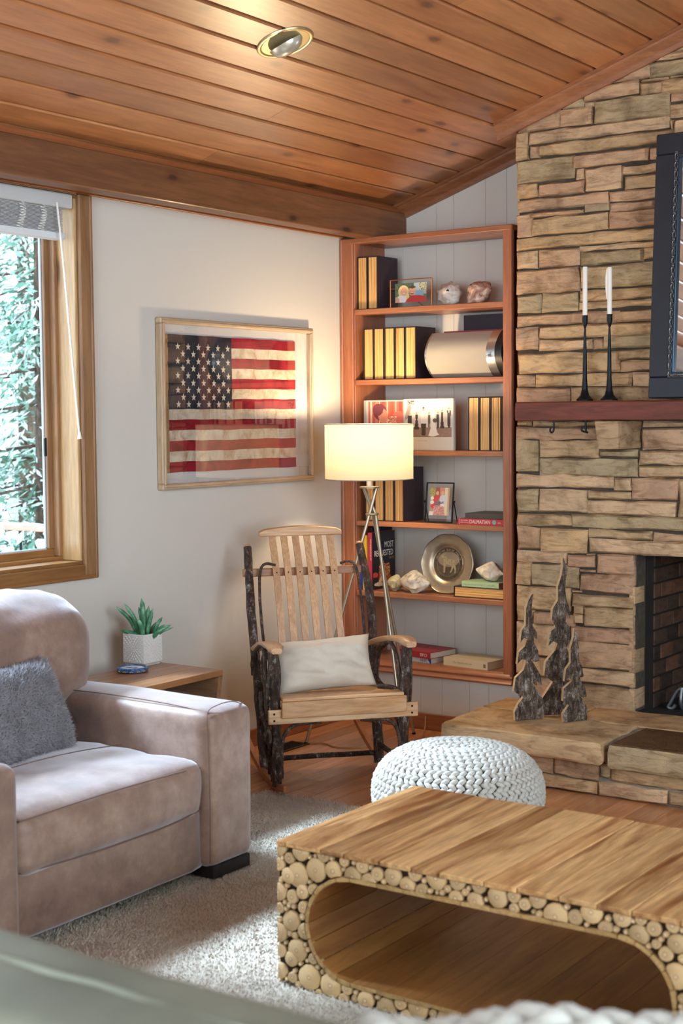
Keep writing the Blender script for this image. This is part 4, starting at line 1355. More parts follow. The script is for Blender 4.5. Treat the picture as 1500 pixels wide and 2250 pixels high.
T1, T2, T3 = notch(T1), notch(T2), notch(T3)
for pts, b, rz, lab in ((T1, (1.334, -.518), 22, 'bark covered wooden tree cutout at the left, middle height of the three'),
                    (T2, (1.385, -.372), 24, 'tallest bark covered wooden tree cutout, standing behind the other two'),
                    (T3, (1.516, -.447), 20, 'shortest bark covered wooden tree cutout at the right')):
    bx, by = b
    dep = (Vector((bx, by, .3)) - CAM).dot(_fw)
    s = dep / 3217.0 * .2
    cx = sum(p[0] for p in pts if p[1] > 1850) / len([1 for p in pts if p[1] > 1850])
    zb = max(p[1] for p in pts)
    a = _yaw + math.radians(rz)
    ux, un = Vector((math.cos(a), math.sin(a), 0)), Vector((math.sin(a), -math.cos(a), 0))
    t = thing('bark_tree', (bx, by, .2335), lab, 'ornament', 'wooden trees on the hearth')
    k = 1 / math.cos(math.radians(rz))
    P = [((p[0] - cx) * s * k, (zb - p[1]) * s) for p in pts]
    O = Vector((bx, by, .234))
    th = .023
    MB().prism(P, lambda a_, b_, t_: O + ux * a_ + Vector((0, 0, b_)) - un * (th - .006) + un * t_, th - .006).build('wood_body', M_CUT, t, fix=True)
    # bark face: triangulated and roughened
    bmm = bmesh.new()
    vs = [bmm.verts.new((p[0], p[1], 0)) for p in P]
    bmm.faces.new(vs)
    bmesh.ops.triangulate(bmm, faces=bmm.faces[:])
    for _ in range(4):
        lng = [e for e in bmm.edges if e.calc_length() > .011]
        if not lng: break
        bmesh.ops.subdivide_edges(bmm, edges=lng, cuts=1)
        bmesh.ops.triangulate(bmm, faces=bmm.faces[:])
    bmm.verts.index_update()
    m = MB()
    for v in bmm.verts:
        h = .004 + .006 * (nz(v.co.x * 70, v.co.y * 28, bx * 9) + .4 * nz(v.co.x * 160, v.co.y * 90, by))
        if any(e.is_boundary for e in v.link_edges): h = .0005
        m.v.append(O + ux * v.co.x + Vector((0, 0, v.co.y)) + un * max(h, .0004))
    m.f = [tuple(v.index for v in f.verts) for f in bmm.faces]
    bmm.free()
    m.build('bark_face', M_TBARK, t)

# fire grate inside the fireplace
gr = thing('fire_grate', (2.0, .25, .225), 'dark iron fire grate with a curled front foot inside the fireplace', 'grate')
M_GR = plain('grey_iron', '#7c8288', .4, .7)
for k in range(5):
    x = 1.80 + k * .14
    p = spline([(x, .05, .33), (x, .035, .27), (x, .06, .235), (x, .09, .232), (x, .12, .27), (x, .30, .29), (x, .48, .31), (x, .50, .45)], 4)
    MB().tube(p, .009, 7).build('grate_bar', M_GR, gr, smooth=60)
MB().tube([(1.78, .2, .28), (2.42, .2, .28)], .008, 7).build('cross_bar', M_GR, gr, smooth=60)
MB().tube([(1.78, .42, .302), (2.42, .42, .302)], .008, 7).build('cross_bar', M_GR, gr, smooth=60)
MB().tube(spline([(1.80, .05, .33), (1.775, .05, .31), (1.745, .05, .255), (1.735, .05, .236), (1.755, .05, .232), (1.77, .05, .25)], 5), .008, 7).build('curled_foot', M_GR, gr, smooth=60)


# ------------------------------------------------------------------ framed flag on the left wall
ff = thing('framed_flag', (.0, -.85, 1.24), 'old stars and stripes flag in a pale wooden frame on the cream wall', 'picture')
M_FR = wood('pale_frame_y', '#ad9274', '#cdb596', 'Y', 1.5, .4, .04, coat=.2)
M_FRZ = wood('pale_frame_z', '#ad9274', '#cdb596', 'Z', 1.5, .4, .04, coat=.2)
FL = lambda a, d, b: (d, a, b)
frame4(ff, 'frame_bar', M_FR, FL, -1.406, -.292, 1.240, 1.983, .026, .001, .036, M_FRZ, .005)
frame4(ff, 'frame_lip', M_FR, FL, -1.396, -.302, 1.250, 1.973, .013, .030, .041, M_FRZ, .003)
MB().box(.001, .010, -1.385, -.312, 1.262, 1.962).build('mat_board', plain('white_mat', '#d8d6d6', .9), ff)


def cloth(name, c1, c2, c3, sc=9):
    m, nt, bs = mat_new(name)
    v = coords(nt)
    f = noise_n(nt, v, sc, 5, .6, 1.2)
    r = ramp(nt, [(.32, S(c1)), (.5, S(c2)), (.7, S(c3))])
    nt.links.new(f, r.inputs[0])
    nt.links.new(r.outputs[0], bs.inputs['Base Color'])
    bs.inputs['Roughness'].default_value = .85
    bs.inputs['Specular IOR Level'].default_value = .15
    bump_n(nt, bs, noise_n(nt, v, 30, 4), .3, .01)
    return m


M_RED = cloth('aged_red_cotton', '#761824', '#96212f', '#ab2e3a')
M_CREAM = cloth('aged_white_cotton', '#b79a7c', '#d6c8b2', '#e6dccb', 14)
M_NAVY = cloth('aged_navy_cotton', '#1c212b', '#2a303c', '#38424f', 7)
FY0, FY1, FZ0, FZ1 = -1.345, -.420, 1.312, 1.914
CY1, CZ0 = -.908, 1.312 + .602 * 6 / 13


def sheet(nm, mat, y0, y1, z0, z1, parent, lift=0.0, ny=24, nzz=3):
    v, f = [], []
    for j in range(nzz + 1):
        for i in range(ny + 1):
            y, z = y0 + (y1 - y0) * i / ny, z0 + (z1 - z0) * j / nzz
            w = nz(y * 5, z * 5, 3) * .0035 + nz(y * 16 + z * 9, z * 5, 8) * .0018
            dz = nz(y * 7, z * 2, 6) * .004
            v.append((.016 + lift + w, y, z + dz))
    n1 = ny + 1
    for j in range(nzz):
        for i in range(ny):
            f.append((j * n1 + i, j * n1 + i + 1, (j + 1) * n1 + i + 1, (j + 1) * n1 + i))
    return MB().add(v, f).build(nm, mat, parent, smooth=180)


flag = sheet('flag', M_CREAM, FY0 - .012, FY1, FZ0, FZ1, ff, -.003)
sh_ = (FZ1 - FZ0) / 13
for i in range(13):
    z1 = FZ1 - i * sh_
    y0 = CY1 if i < 7 else FY0
    sheet('stripe', M_RED if i % 2 == 0 else M_CREAM, y0, FY1, z1 - sh_, z1, flag, .0 + .0006 * (i % 2 == 0))
canton = sheet('canton', M_NAVY, FY0, CY1, CZ0, FZ1, flag, .001, 18, 12)
M_STAR = plain('star_white', '#d9d2c6', .8)
star0 = None
for r in range(9):
    nst = 6 if r % 2 == 0 else 5
    for c in range(nst):
        y = FY0 + .064 + (c + (.5 if nst == 5 else 0)) * .0685
        z = FZ1 - .052 - r * .0315
        w = nz(y * 5, z * 5, 3) * .0035 + nz(y * 16 + z * 9, z * 5, 8) * .0018
        m = MB()
        P = [(y + (.0165 if k % 2 == 0 else .0066) * math.sin(k * PI / 5 + nz(r, c) * .3), z + (.0165 if k % 2 == 0 else .0066) * math.cos(k * PI / 5 + nz(r, c) * .3)) for k in range(10)]
        m.prism(P[::-1], lambda a, b, t: (.0195 + w + t, a, b), .0012).build('star', M_STAR, flag, fix=True)
sheet('heading_band', plain('canvas_heading', '#a8845a', .9), FY0 - .016, FY0 + .004, FZ0, FZ1, flag, .001, 3, 10)
MB().lathe([(.004, 0), (.009, .001), (.009, .002), (.004, .003)], (.018, FY0 - .006, FZ1 - .03), 14, Matrix.Rotation(PI / 2, 4, 'Y')).build('grommet', plain('brass', '#a8843c', .3, .9), flag, smooth=50)
MB().add([(.0285, -1.384, 1.263), (.0285, -.313, 1.263), (.0285, -.313, 1.961), (.0285, -1.384, 1.961)], [(0, 1, 2, 3)]).build('glass_pane', glass_mat('picture_glass', 2.4), ff)

# ------------------------------------------------------------------ floor lamp
LX, LY = .425, -.395
lamp = thing('floor_lamp', (LX, LY, 0), 'nickel tripod floor lamp with a lit white drum shade', 'lamp')
M_SHADE = bpy.data.materials.new('linen_shade')
M_SHADE.use_nodes = True
nt = M_SHADE.node_tree
nt.nodes.clear()
out = nt.nodes.new('ShaderNodeOutputMaterial')
df = nd(nt, 'ShaderNodeBsdfDiffuse')
df.inputs[0].default_value = (.62, .58, .50, 1)
tl = nd(nt, 'ShaderNodeBsdfTranslucent')
tl.inputs[0].default_value = (.37, .30, .20, 1)
mx = nd(nt, 'ShaderNodeMixShader')
mx.inputs[0].default_value = .38
nt.links.new(df.outputs[0], mx.inputs[1])
nt.links.new(tl.outputs[0], mx.inputs[2])
nt.links.new(mx.outputs[0], out.inputs[0])
m = MB()
n = 64
for z in (1.258, 1.515):
    for k in range(n):
        m.v.append((LX + .208 * math.cos(2 * PI * k / n), LY + .208 * math.sin(2 * PI * k / n), z))
m.f = [(k, (k + 1) % n, n + (k + 1) % n, n + k) for k in range(n)]
m.build('lamp_shade', M_SHADE, lamp, smooth=180)
for z in (1.258, 1.515):
    m = MB().tube([(LX + .208 * math.cos(q), LY + .208 * math.sin(q), z) for q in np.linspace(0, 2 * PI, 65)], .0022, 6, False)
    m.build('shade_ring', plain('shade_rim', '#a9a398', .5), lamp, smooth=60)
for k in range(3):
    a = k * 2 * PI / 3 + .6
    MB().tube([(LX, LY, 1.50), (LX + .208 * math.cos(a), LY + .208 * math.sin(a), 1.512)], .002, 6).build('spider_wire', M_STEEL, lamp)
MB().lathe([(.0, 1.214), (.046, 1.214), (.047, 1.222), (.0, 1.224)], (LX, LY, 0), 24).build('top_plate', M_STEEL, lamp, smooth=40)
MB().lathe([(.0, 1.224), (.012, 1.224), (.012, 1.30), (.016, 1.302), (.016, 1.345), (.0, 1.345)], (LX, LY, 0), 14).build('socket', plain('white_socket', '#e8e2d4', .4), lamp, smooth=40)
M_BULB, nt, bs = mat_new('warm_bulb')
bs.inputs['Base Color'].default_value = (1, .85, .6, 1)
bs.inputs['Emission Color'].default_value = (1, .72, .40, 1)
bs.inputs['Emission Strength'].default_value = 12
MB().lathe([(.0, 1.345), (.013, 1.346), (.016, 1.362), (.028, 1.385), (.032, 1.408), (.026, 1.43), (.012, 1.443), (.0, 1.445)], (LX, LY, 0), 18).build('bulb', M_BULB, lamp, smooth=180)
feet = [(.186, -.593), (.640, -.440), (.500, -.130)]
tops = []
ring = (LX + .012, LY + .006)
for k, (fx, fy) in enumerate(feet):
    d = Vector((fx - ring[0], fy - ring[1])).normalized()
    prp = Vector((-d.y, d.x))
    mid = Vector((ring[0] + d.x * .014 + prp.x * .010, ring[1] + d.y * .014 + prp.y * .010, 1.092))
    top = Vector((LX - d.x * .034, LY - d.y * .034, 1.214))
    MB().tube([top, mid, (fx, fy, .004)], .0078, 10).build('leg', M_STEEL, lamp, smooth=60)
    MB().lathe([(.0, 0), (.009, 0), (.009, .010), (.0, .011)], (fx, fy, 0), 10).build('foot_pad', M_BLACK, lamp)
m = MB().tube([(ring[0] + .026 * math.cos(q), ring[1] + .026 * math.sin(q), 1.092) for q in np.linspace(0, 2 * PI, 25)], .006, 8, False)
m.build('tie_ring', M_STEEL, lamp, smooth=60)
pl_ = bpy.data.lights.new('lamp_bulb_light', 'POINT')
pl_.energy = 31
pl_.color = (1.0, .74, .44)
pl_.shadow_soft_size = .045
po = bpy.data.objects.new('lamp_bulb_light', pl_)
COL.objects.link(po)
po.parent = lamp
po.location = (0, 0, 1.462)

# power cord and floor register
p = spline([(.20, -.58, .006), (.27, -.55, .004), (.36, -.58, .004), (.48, -.50, .004), (.60, -.46, .004), (.66, -.34, .004), (.60, -.22, .004), (.52, -.06, .02), (.50, -.02, .07)], 8)
o = MB().tube(p, .0032, 6).build('power_cord', plain('clear_cord', '#b48a5c', .4), smooth=60)
tag(o, 'thin brown power cord curling over the floor under the rocking chair', 'cord')
rg = thing('floor_register', (.13, -.70, 0), 'dark bronze floor register with louvres beside the lamp foot', 'floor vent')
M_BRZ = plain('dark_bronze', '#4a3a28', .45, .6)
frame4(rg, 'frame_bar', M_BRZ, lambda a, d, b: (b, a, d), -.80, -.585, .095, .205, .014, .0, .005, r=.001)
for k in range(12):
    MB().rbox(.109, .191, -.783 + k * .0155, -.783 + k * .0155 + .009, .0005, .0042, .001).build('louvre', M_BLACK, rg)

# ------------------------------------------------------------------ rocking chair (u across, f to the front, z up)
CO, CU, CF = Vector((.796, -1.177, 0)), Vector((.646, .763, 0)).normalized(), Vector((.763, -.646, 0)).normalized()
ch = thing('rocking_chair', CO, 'bent hickory rocking chair with bark-covered posts and pale slatted back', 'chair')


def C3(u, f, z): return CO + CU * u + CF * f + Vector((0, 0, z))


M_HBARK = bark_mat('hickory_bark', ['#0d0908', '#2c1d16', '#4f3527', '#9aa39f'], .9, .8)  # palest grey-blue stop paints glossy highlights into the bark colour
M_HBARK.node_tree.nodes['Principled BSDF'].inputs['Roughness'].default_value = .38
CANG = math.atan2(.763, .646)
M_HICK = wood('pale_hickory', '#b98a60', '#e0b58a', 'Z', 2.2, .42, .08, coat=.2)
M_HICKA = wood('pale_hickory_arm', '#b98a60', '#e0b58a', 'Y', 1.8, .42, .08, coat=.2, rotz=CANG)
M_VINE = bark_mat('vine_bark', ['#1a1310', '#3a2c24', '#55443a', '#8c7a6a'], 1.4, .3)
M_ROCK = wood('rocker_wood', '#9a5c34', '#c08052', 'Z', 1.4, .4, .06, coat=.2)


def stick(nm, pts, r, mat=None, n=10, wob=.004, k=8, rv=.12, smooth=60):
    P = spline([C3(*p) for p in pts], k)
    L = len(P)
    sd = random.random() * 50
    Q = [p + Vector((nz(i * .35 + sd, 1), nz(i * .35 + sd, 5), nz(i * .35 + sd, 9))) * wob * (0 < i < L - 1) for i, p in enumerate(P)]
    R = [(r if not hasattr(r, '__len__') else r[0] + (r[1] - r[0]) * i / (L - 1)) * (1 + rv * nz(i * .5 + sd, 3)) for i in range(L)]
    return MB().tube(Q, R, n).build(nm, mat or M_HBARK, ch, smooth=smooth)


for s in (-1, 1):
    stick('front_leg', [(s * .276, .0, .028), (s * .274, .0, .2), (s * .280, .0, .4), (s * .288, .0, .598)], .0205, wob=.004)
    stick('back_post', [(s * .258, -.31, .022), (s * .262, -.36, .2), (s * .268, -.43, .45), (s * .276, -.50, .72), (s * .262, -.628, .965)], (.0235, .0185), wob=.006)
    e = C3(s * .262, -.630, .968)
    MB().lathe([(.017, -.006), (.0175, .002), (.013, .010), (.0, .013)], e, 12).build('post_cap', M_HICK, ch, smooth=60)
    # bent rocker
    m = MB()
    K = 22
    for i in range(K + 1):
        f = .16 - i * (.98 / K)
        z = .003 + .34 * (f + .17) ** 2
        for du, dz in ((-.011, 0), (.011, 0), (.011, .026), (-.011, .026)):
            m.v.append(C3(s * .272 + du, f, z + dz))
    for i in range(K):
        for q in range(4):
            m.f.append((i * 4 + q, (i + 1) * 4 + q, (i + 1) * 4 + (q + 1) % 4, i * 4 + (q + 1) % 4))
    m.f += [(0, 1, 2, 3), tuple(reversed(range(K * 4, K * 4 + 4)))]
    m.build('rocker', M_ROCK, ch, fix=True)
    # armrest plank
    m = MB()
    K = 14
    for i in range(K + 1):
        t = i / K
        f = .075 - t * .535
        z = .612 + .012 * math.sin(t * PI) - .085 * t ** 1.3 + (-.012 * (1 - t * 8) if t < .12 else 0)
        w = .036 - .012 * t if t > .06 else .022 + .2 * t
        u = s * (.287 - .022 * t)
        for du, dz in ((-w, 0), (-w + .006, -.010), (w - .006, -.010), (w, 0), (w, .008), (w - .006, .014), (-w + .006, .014), (-w, .008)):
            m.v.append(C3(u + du, f, z + dz))
    for i in range(K):
        for q in range(8):
            m.f.append((i * 8 + q, (i + 1) * 8 + q, (i + 1) * 8 + (q + 1) % 8, i * 8 + (q + 1) % 8))
    m.f += [tuple(range(8)), tuple(reversed(range(K * 8, K * 8 + 8)))]
    m.build('armrest', M_HICKA, ch, smooth=45, fix=True)
    # bentwood ovals under the arm
    stick('bent_loop', [(s * .262, -.02, .40), (s * .258, -.02, .50), (s * .256, -.09, .575), (s * .256, -.19, .575), (s * .256, -.33, .52), (s * .256, -.37, .44), (s * .256, -.30, .385), (s * .258, -.15, .375), (s * .262, -.05, .37)], .0085, M_VINE, 8, .002)
    stick('bent_loop', [(s * .300, -.05, .30), (s * .312, -.03, .42), (s * .310, -.05, .55), (s * .302, -.14, .592), (s * .295, -.28, .56), (s * .290, -.40, .50), (s * .285, -.43, .42)], .0085, M_VINE, 8, .002)
    stick('bent_loop', [(s * .298, .018, .598), (s * .304, .004, .50), (s * .310, -.02, .38), (s * .302, -.04, .27)], .008, M_VINE, 8, .002)
    # brace from front leg to the seat rail
    stick('seat_brace', [(s * .256, .004, .06), (s * .254, .004, .19), (s * .236, .004, .25), (s * .19, .004, .281), (s * .085, .004, .286)], .0082, M_VINE, 8, .0015)
    stick('side_brace', [(s * .284, -.02, .10), (s * .290, -.10, .22), (s * .284, -.22, .27), (s * .272, -.34, .23), (s * .264, -.36, .12)], .0095, M_VINE, 8, .002)
    stick('side_stretcher', [(s * .278, .0, .10), (s * .270, -.16, .095), (s * .262, -.33, .10)], .012, None, 8, .003)
    stick('seat_side_rail', [(s * .262, .02, .345), (s * .262, -.2, .335), (s * .262, -.42, .325)], .014, None, 8, .002)
    # loop behind the slats
    stick('back_loop', [(s * .150, -.555, .888), (s * .195, -.555, .896), (s * .222, -.545, .866), (s * .232, -.515, .77), (s * .234, -.47, .64), (s * .228, -.44, .54), (s * .208, -.43, .47)], .0065, M_VINE, 8, .0015)
stick('twisted_vine', [(-.300, .0, .30), (-.318, -.04, .22), (-.300, -.09, .16), (-.285, -.06, .09), (-.290, -.01, .05)], .009, M_VINE, 8, .002)
stick('twisted_vine', [(-.312, -.12, .40), (-.320, -.06, .32), (-.300, -.01, .24), (-.292, -.05, .15), (-.282, -.10, .06)], .011, M_VINE, 8, .002)
stick('back_stretcher', [(-.262, -.325, .062), (-.05, -.325, .066), (.256, -.325, .060)], .012, None, 9, .004)
stick('arm_twig', [(.20, -.12, .398), (.235, -.07, .402), (.262, -.03, .396), (.268, .0, .392)], .010, M_VINE, 8, .001)


def cbox(nm, mat, u0, u1, f0, f1, z0, z1, r=.004):
    m = MB().rbox(u0, u1, f0, f1, z0, z1, r, 2)
    m.v = [C3(*p) for p in m.v]
    return m.build(nm, mat, ch)


M_HICKX = wood('pale_hickory_board', '#b98552', '#e3bd92', 'X', 1.2, .42, .05, coat=.2, contrast=(.36, .62), rotz=CANG)
cbox('front_rail', M_HICKX, -.315, .328, .018, .036, .292, .352)
cbox('front_board', M_HICKX, -.262, .273, .034, .054, .318, .386)
for s in (-.292, .300):
    for z in (.308, .336):
        MB().lathe([(.0, 0), (.0045, 0), (.0045, .002), (.0, .002)], C3(s, .0365, z), 10, CF.to_track_quat('Z', 'Y').to_matrix().to_4x4()).build('screw', M_BLACK, ch)
for k in range(6):
    f1 = .050 - k * .082
    z = .400 - k * .010
    m = MB().rbox(-.255 - .004 * (k == 0), .262, f1 - .074, f1, z - .014, z, .004, 2)
    m.v = [C3(p[0], p[1], p[2]) for p in m.v]
    m.build('seat_slat', M_HICKX, ch)
for k in range(6):
    u = -.1485 + k * .0535
    P = [(u + .002 * k, -.415, .36), (u + .001 * k, -.425, .50), (u, -.47, .66), (u, -.545, .86), (u - .002, -.618, 1.012)]
    C = spline([Vector(p) for p in P], 6)
    m = MB()
    for i, p in enumerate(C):
        for du, df in ((-.0152, -.005), (.0152, -.005), (.0152, .005), (-.0152, .005)):
            m.v.append(C3(p.x + du, p.y + df, p.z))
    for i in range(len(C) - 1):
        for q in range(4):
            m.f.append((i * 4 + q, (i + 1) * 4 + q, (i + 1) * 4 + (q + 1) % 4, i * 4 + (q + 1) % 4))
    m.f += [(0, 1, 2, 3), tuple(reversed(range(len(C) * 4 - 4, len(C) * 4)))]
    m.build('back_slat', M_HICK, ch, fix=True)
    MB().lathe([(.0, 0), (.0032, 0), (.0032, .001), (.0, .001)], C3(u - .002, -.605, 1.022), 8, CF.to_track_quat('Z', 'Y').to_matrix().to_4x4()).build('screw', M_BLACK, ch)
    MB().lathe([(.0, 0), (.0032, 0), (.0032, .001), (.0, .001)], C3(u, -.5365, .857), 8, CF.to_track_quat('Z', 'Y').to_matrix().to_4x4()).build('screw', M_BLACK, ch)
# crest rail with a low arch
m = MB()
K = 16
for i in range(K + 1):
    t = i / K
    u = -.212 + t * .382
    h = .018 + .016 * math.sin(t * PI) if 0 < i < K else .010
    for df, z in ((.016, 1.010), (.020, 1.014), (.020, 1.010 + h + .008), (.012, 1.014 + h + .008), (-.004, 1.014 + h + .008), (-.006, 1.010)):
        m.v.append(C3(u, -.620 + df, z + .004))
for i in range(K):
    for q in range(6):
        m.f.append((i * 6 + q, (i + 1) * 6 + q, (i + 1) * 6 + (q + 1) % 6, i * 6 + (q + 1) % 6))
m.f += [tuple(range(6)), tuple(reversed(range(K * 6, K * 6 + 6)))]
m.build('crest_rail', M_HICKX, ch, smooth=40, fix=True)
m = MB().rbox(-.296, .262, -.582, -.566, .838, .874, .004, 2)
m.v = [C3(*p) for p in m.v]
m.build('back_rail', wood('brown_hickory', '#86583a', '#b07e58', 'X', 1.2, .42, .05, coat=.2, rotz=CANG), ch)
cbox('seat_back_rail', M_HICKX, -.26, .26, -.445, -.43, .315, .365)


def cushion(name, label, cat, c, w, h, t, ux, uz, un, mat, seed=0.0, wrinkle=.006, n=26, group=None):
    """throw pillow: c centre, ux/uz in-plane axes, un thickness axis"""
    m = MB()
    c, ux, uz, un = Vector(c), Vector(ux).normalized(), Vector(uz).normalized(), Vector(un).normalized()
    idx = {}
    for sg in (-1, 1):
        for j in range(n + 1):
            for i in range(n + 1):
                a, b = -1 + 2 * i / n, -1 + 2 * j / n
                edge = i in (0, n) or j in (0, n)
                if edge and sg == 1:
                    idx[(sg, i, j)] = idx[(-1, i, j)]
                    continue
                th = t * (max(0, 1 - a ** 4) * max(0, 1 - b ** 4)) ** .5
                pin = 1 - .07 * (1 - b * b) * a * a
                pin2 = 1 - .09 * (1 - a * a) * b * b
                wr = (nz(a * 2 + seed, b * 3.2, sg) * .9 + nz(a * 5 + b * 4 + seed, b * 2, sg * 3) * .6) * wrinkle * (1 - max(abs(a), abs(b)) ** 6)
                p = c + ux * (a * w * pin) + uz * (b * h * pin2) + un * (sg * th + wr)
                m.v.append(p)
                idx[(sg, i, j)] = len(m.v) - 1
    for sg in (-1, 1):
        for j in range(n):
            for i in range(n):
                q = (idx[(sg, i, j)], idx[(sg, i + 1, j)], idx[(sg, i + 1, j + 1)], idx[(sg, i, j + 1)])
                m.f.append(q if sg > 0 else q[::-1])
    o = m.build(name, mat, smooth=180, fix=True)
    if label: tag(o, label, cat, group)
    return o, m


M_LINEN = plain('cream_linen', '#d2c8b8', .85, bump=.15, bscale=500, sheen=.2, rnd=False)
lean = math.radians(30)
uzv = CF * -math.sin(lean) + Vector((0, 0, math.cos(lean)))
unv = CF * math.cos(lean) + Vector((0, 0, math.sin(lean)))
tilt = CU * math.cos(.05) + uzv * math.sin(.05)
cushion('throw_pillow', 'cream linen lumbar pillow on the rocking chair seat', 'pillow', C3(-.024, -.170, .498), .215, .118, .062, tilt, uzv, unv, M_LINEN, 2.0, .030)

# ------------------------------------------------------------------ leather armchair under the window
M_LEA, nt, bs = mat_new('taupe_leather')
v = coords(nt)
f1 = noise_n(nt, v, 3.5, 5, .6, .2)
f2 = noise_n(nt, v, 16, 6, .65, .15)
r = ramp(nt, [(.32, S('#664d40')), (.5, S('#866a5a')), (.68, S('#a38a7b'))])
nt.links.new(math_n(nt, 'ADD', math_n(nt, 'MULTIPLY', f1, .5), math_n(nt, 'MULTIPLY', f2, .5)), r.inputs[0])
nt.links.new(r.outputs[0], bs.inputs['Base Color'])
bs.inputs['Roughness'].default_value = .48
bs.inputs['Sheen Weight'].default_value = .9
bs.inputs['Sheen Roughness'].default_value = .45
bs.inputs['Sheen Tint'].default_value = (.86, .90, 1.0, 1)  # cool tint puts the blue of the window light into the sheen
bump_n(nt, bs, noise_n(nt, v, 160, 4), .12, .004)
M_SEAM = plain('seam_thread', '#6d5549', .8)
sf = thing('leather_armchair', (.65, -2.9, 0), 'taupe brown leather armchair under the window', 'armchair')
softbox((.64, -2.90, .165), (.50, .44, .120), .03, 10, (0.004, 0, 0), .003, 5).build('seat_base', M_LEA, sf, smooth=180)
for yc, sgn, sd in ((-2.365, 1, 1.0), (-3.425, -1, 2.0)):
    m = softbox((.665, yc, .318), (.515, .118, .264), .040, 18, (.006, .008, .016), .004, 5, seed=sd)
    m.build('arm', M_LEA, sf, smooth=180)
softbox((.175, -2.9, .40), (.10, .62, .34), .05, 10, (0, 0, .01), .004, 4).build('back_frame', M_LEA, sf, smooth=180)
softbox((.745, -2.895, .330), (.415, .418, .098), .055, 30, (.022, .004, .028), .009, 8, seed=4).build('seat_cushion', M_LEA, sf, smooth=180)
bcu = softbox((.345, -2.87, .700), (.178, .60, .222), .172, 24, (.05, .02, .03), .018, 6, Matrix.Rotation(math.radians(-12), 4, 'Y'), seed=7).build('back_cushion', M_LEA, sf, smooth=180)
bcv = [v.co + ORG[sf.name] for v in sf.children[-1].data.vertices]


def seam(pts, r=.0018, nm='seam'):
    MB().tube(spline(pts, 6), r, 5).build(nm, M_SEAM, sf, smooth=60)


seam([(1.172, -2.480, .08), (1.176, -2.481, .30), (1.168, -2.478, .52), (1.150, -2.455, .578), (1.150, -2.40, .594), (1.150, -2.33, .594), (1.150, -2.275, .578)])
seam([(1.150, -2.455, .578), (.95, -2.458, .590), (.70, -2.460, .594), (.50, -2.460, .590), (.40, -2.46, .585)])
seam([(1.146, -3.29, .405), (1.162, -3.10, .415), (1.168, -2.9, .418), (1.162, -2.66, .412), (1.146, -2.495, .400)], .003, 'piping')
seam([(1.146, -3.29, .255), (1.166, -3.10, .252), (1.170, -2.9, .250), (1.166, -2.66, .252), (1.146, -2.495, .258)], .003, 'piping')
seam([(.80, -3.30, .438), (.80, -3.1, .452), (.80, -2.9, .457), (.80, -2.7, .452), (.80, -2.50, .436)], .0016)
yk = min((p.y for p in bcv), key=lambda q: abs(q + 2.58))
ln_ = sorted([p for p in bcv if abs(p.y - yk) < .02 and p.x > .36 and p.z > .52], key=lambda p: p.z)
pk = []
for p in ln_:
    if not pk or p.z - pk[-1].z > .02: pk.append(p)
if len(pk) > 3: seam([(p.x + .0008, p.y, p.z) for p in pk], .0016)
for (x, y) in ((1.12, -2.36), (1.12, -3.43), (.2, -2.36), (.2, -3.43)):
    MB().rbox(x - .05, x + .052, y - .10, y + .095, .018, .062, .004).build('foot', plain('black_foot', '#14110f', .5), sf)

# fur pillow with tufts
M_FUR = plain('grey_fur', '#8d8b92', .9, noise_amt=.22, nscale=14, sheen=.3)


def tufts(V, Nrm, length, width, rs, droop=.35):
    """one three-sided blade per point"""
    n = len(V)
    t = rs.normal(size=(n, 3))
    t -= Nrm * (t * Nrm).sum(1, keepdims=True)
    t /= np.linalg.norm(t, axis=1, keepdims=True) + 1e-9
    b = np.cross(Nrm, t)
    L = length * (.6 + .8 * rs.rand(n, 1))
    tip = V + (Nrm + t * droop * (rs.rand(n, 1) * 2)) * L
    w = width * (.7 + .6 * rs.rand(n, 1))
    p = np.concatenate([V + b * w, V - b * w * .5 + t * w, V - b * w * .5 - t * w, tip], 0)
    i = np.arange(n)
    f = np.concatenate([np.stack([i, i + n, i + 3 * n], 1), np.stack([i + n, i + 2 * n, i + 3 * n], 1), np.stack([i + 2 * n, i, i + 3 * n], 1)], 0)
    return p, f


def tuft_obj(name, mat, parent, p, f):
    me = bpy.data.meshes.new(name)
    p = p - np.array(ORG[parent.name])
    me.vertices.add(len(p)); me.vertices.foreach_set('co', p.ravel())
    me.loops.add(f.size); me.loops.foreach_set('vertex_index', f.ravel())
    me.polygons.add(len(f)); me.polygons.foreach_set('loop_start', np.arange(0, f.size, 3)); me.polygons.foreach_set('loop_total', np.full(len(f), 3))
    me.update(); me.validate()
    me.materials.append(mat)
    o = bpy.data.objects.new(name, me)
    COL.objects.link(o)
    o.parent = parent
    o['kind'] = 'stuff'
    ORG[o.name] = ORG[parent.name]
    return o


def surf_samples(o, n, rs):
    me = o.data
    me.calc_loop_triangles()
    T = np.array([t.vertices[:] for t in me.loop_triangles])
    C = np.array([v.co[:] for v in me.vertices]) + np.array(ORG[o.name])
    A, B, D = C[T[:, 0]], C[T[:, 1]], C[T[:, 2]]
    nn = np.cross(B - A, D - A)
    ar = np.linalg.norm(nn, axis=1)
    nn /= ar[:, None] + 1e-12
    k = rs.choice(len(T), n, p=ar / ar.sum())
    r1, r2 = np.sqrt(rs.rand(n, 1)), rs.rand(n, 1)
    return (1 - r1) * A[k] + r1 * (1 - r2) * B[k] + r1 * r2 * D[k], nn[k]


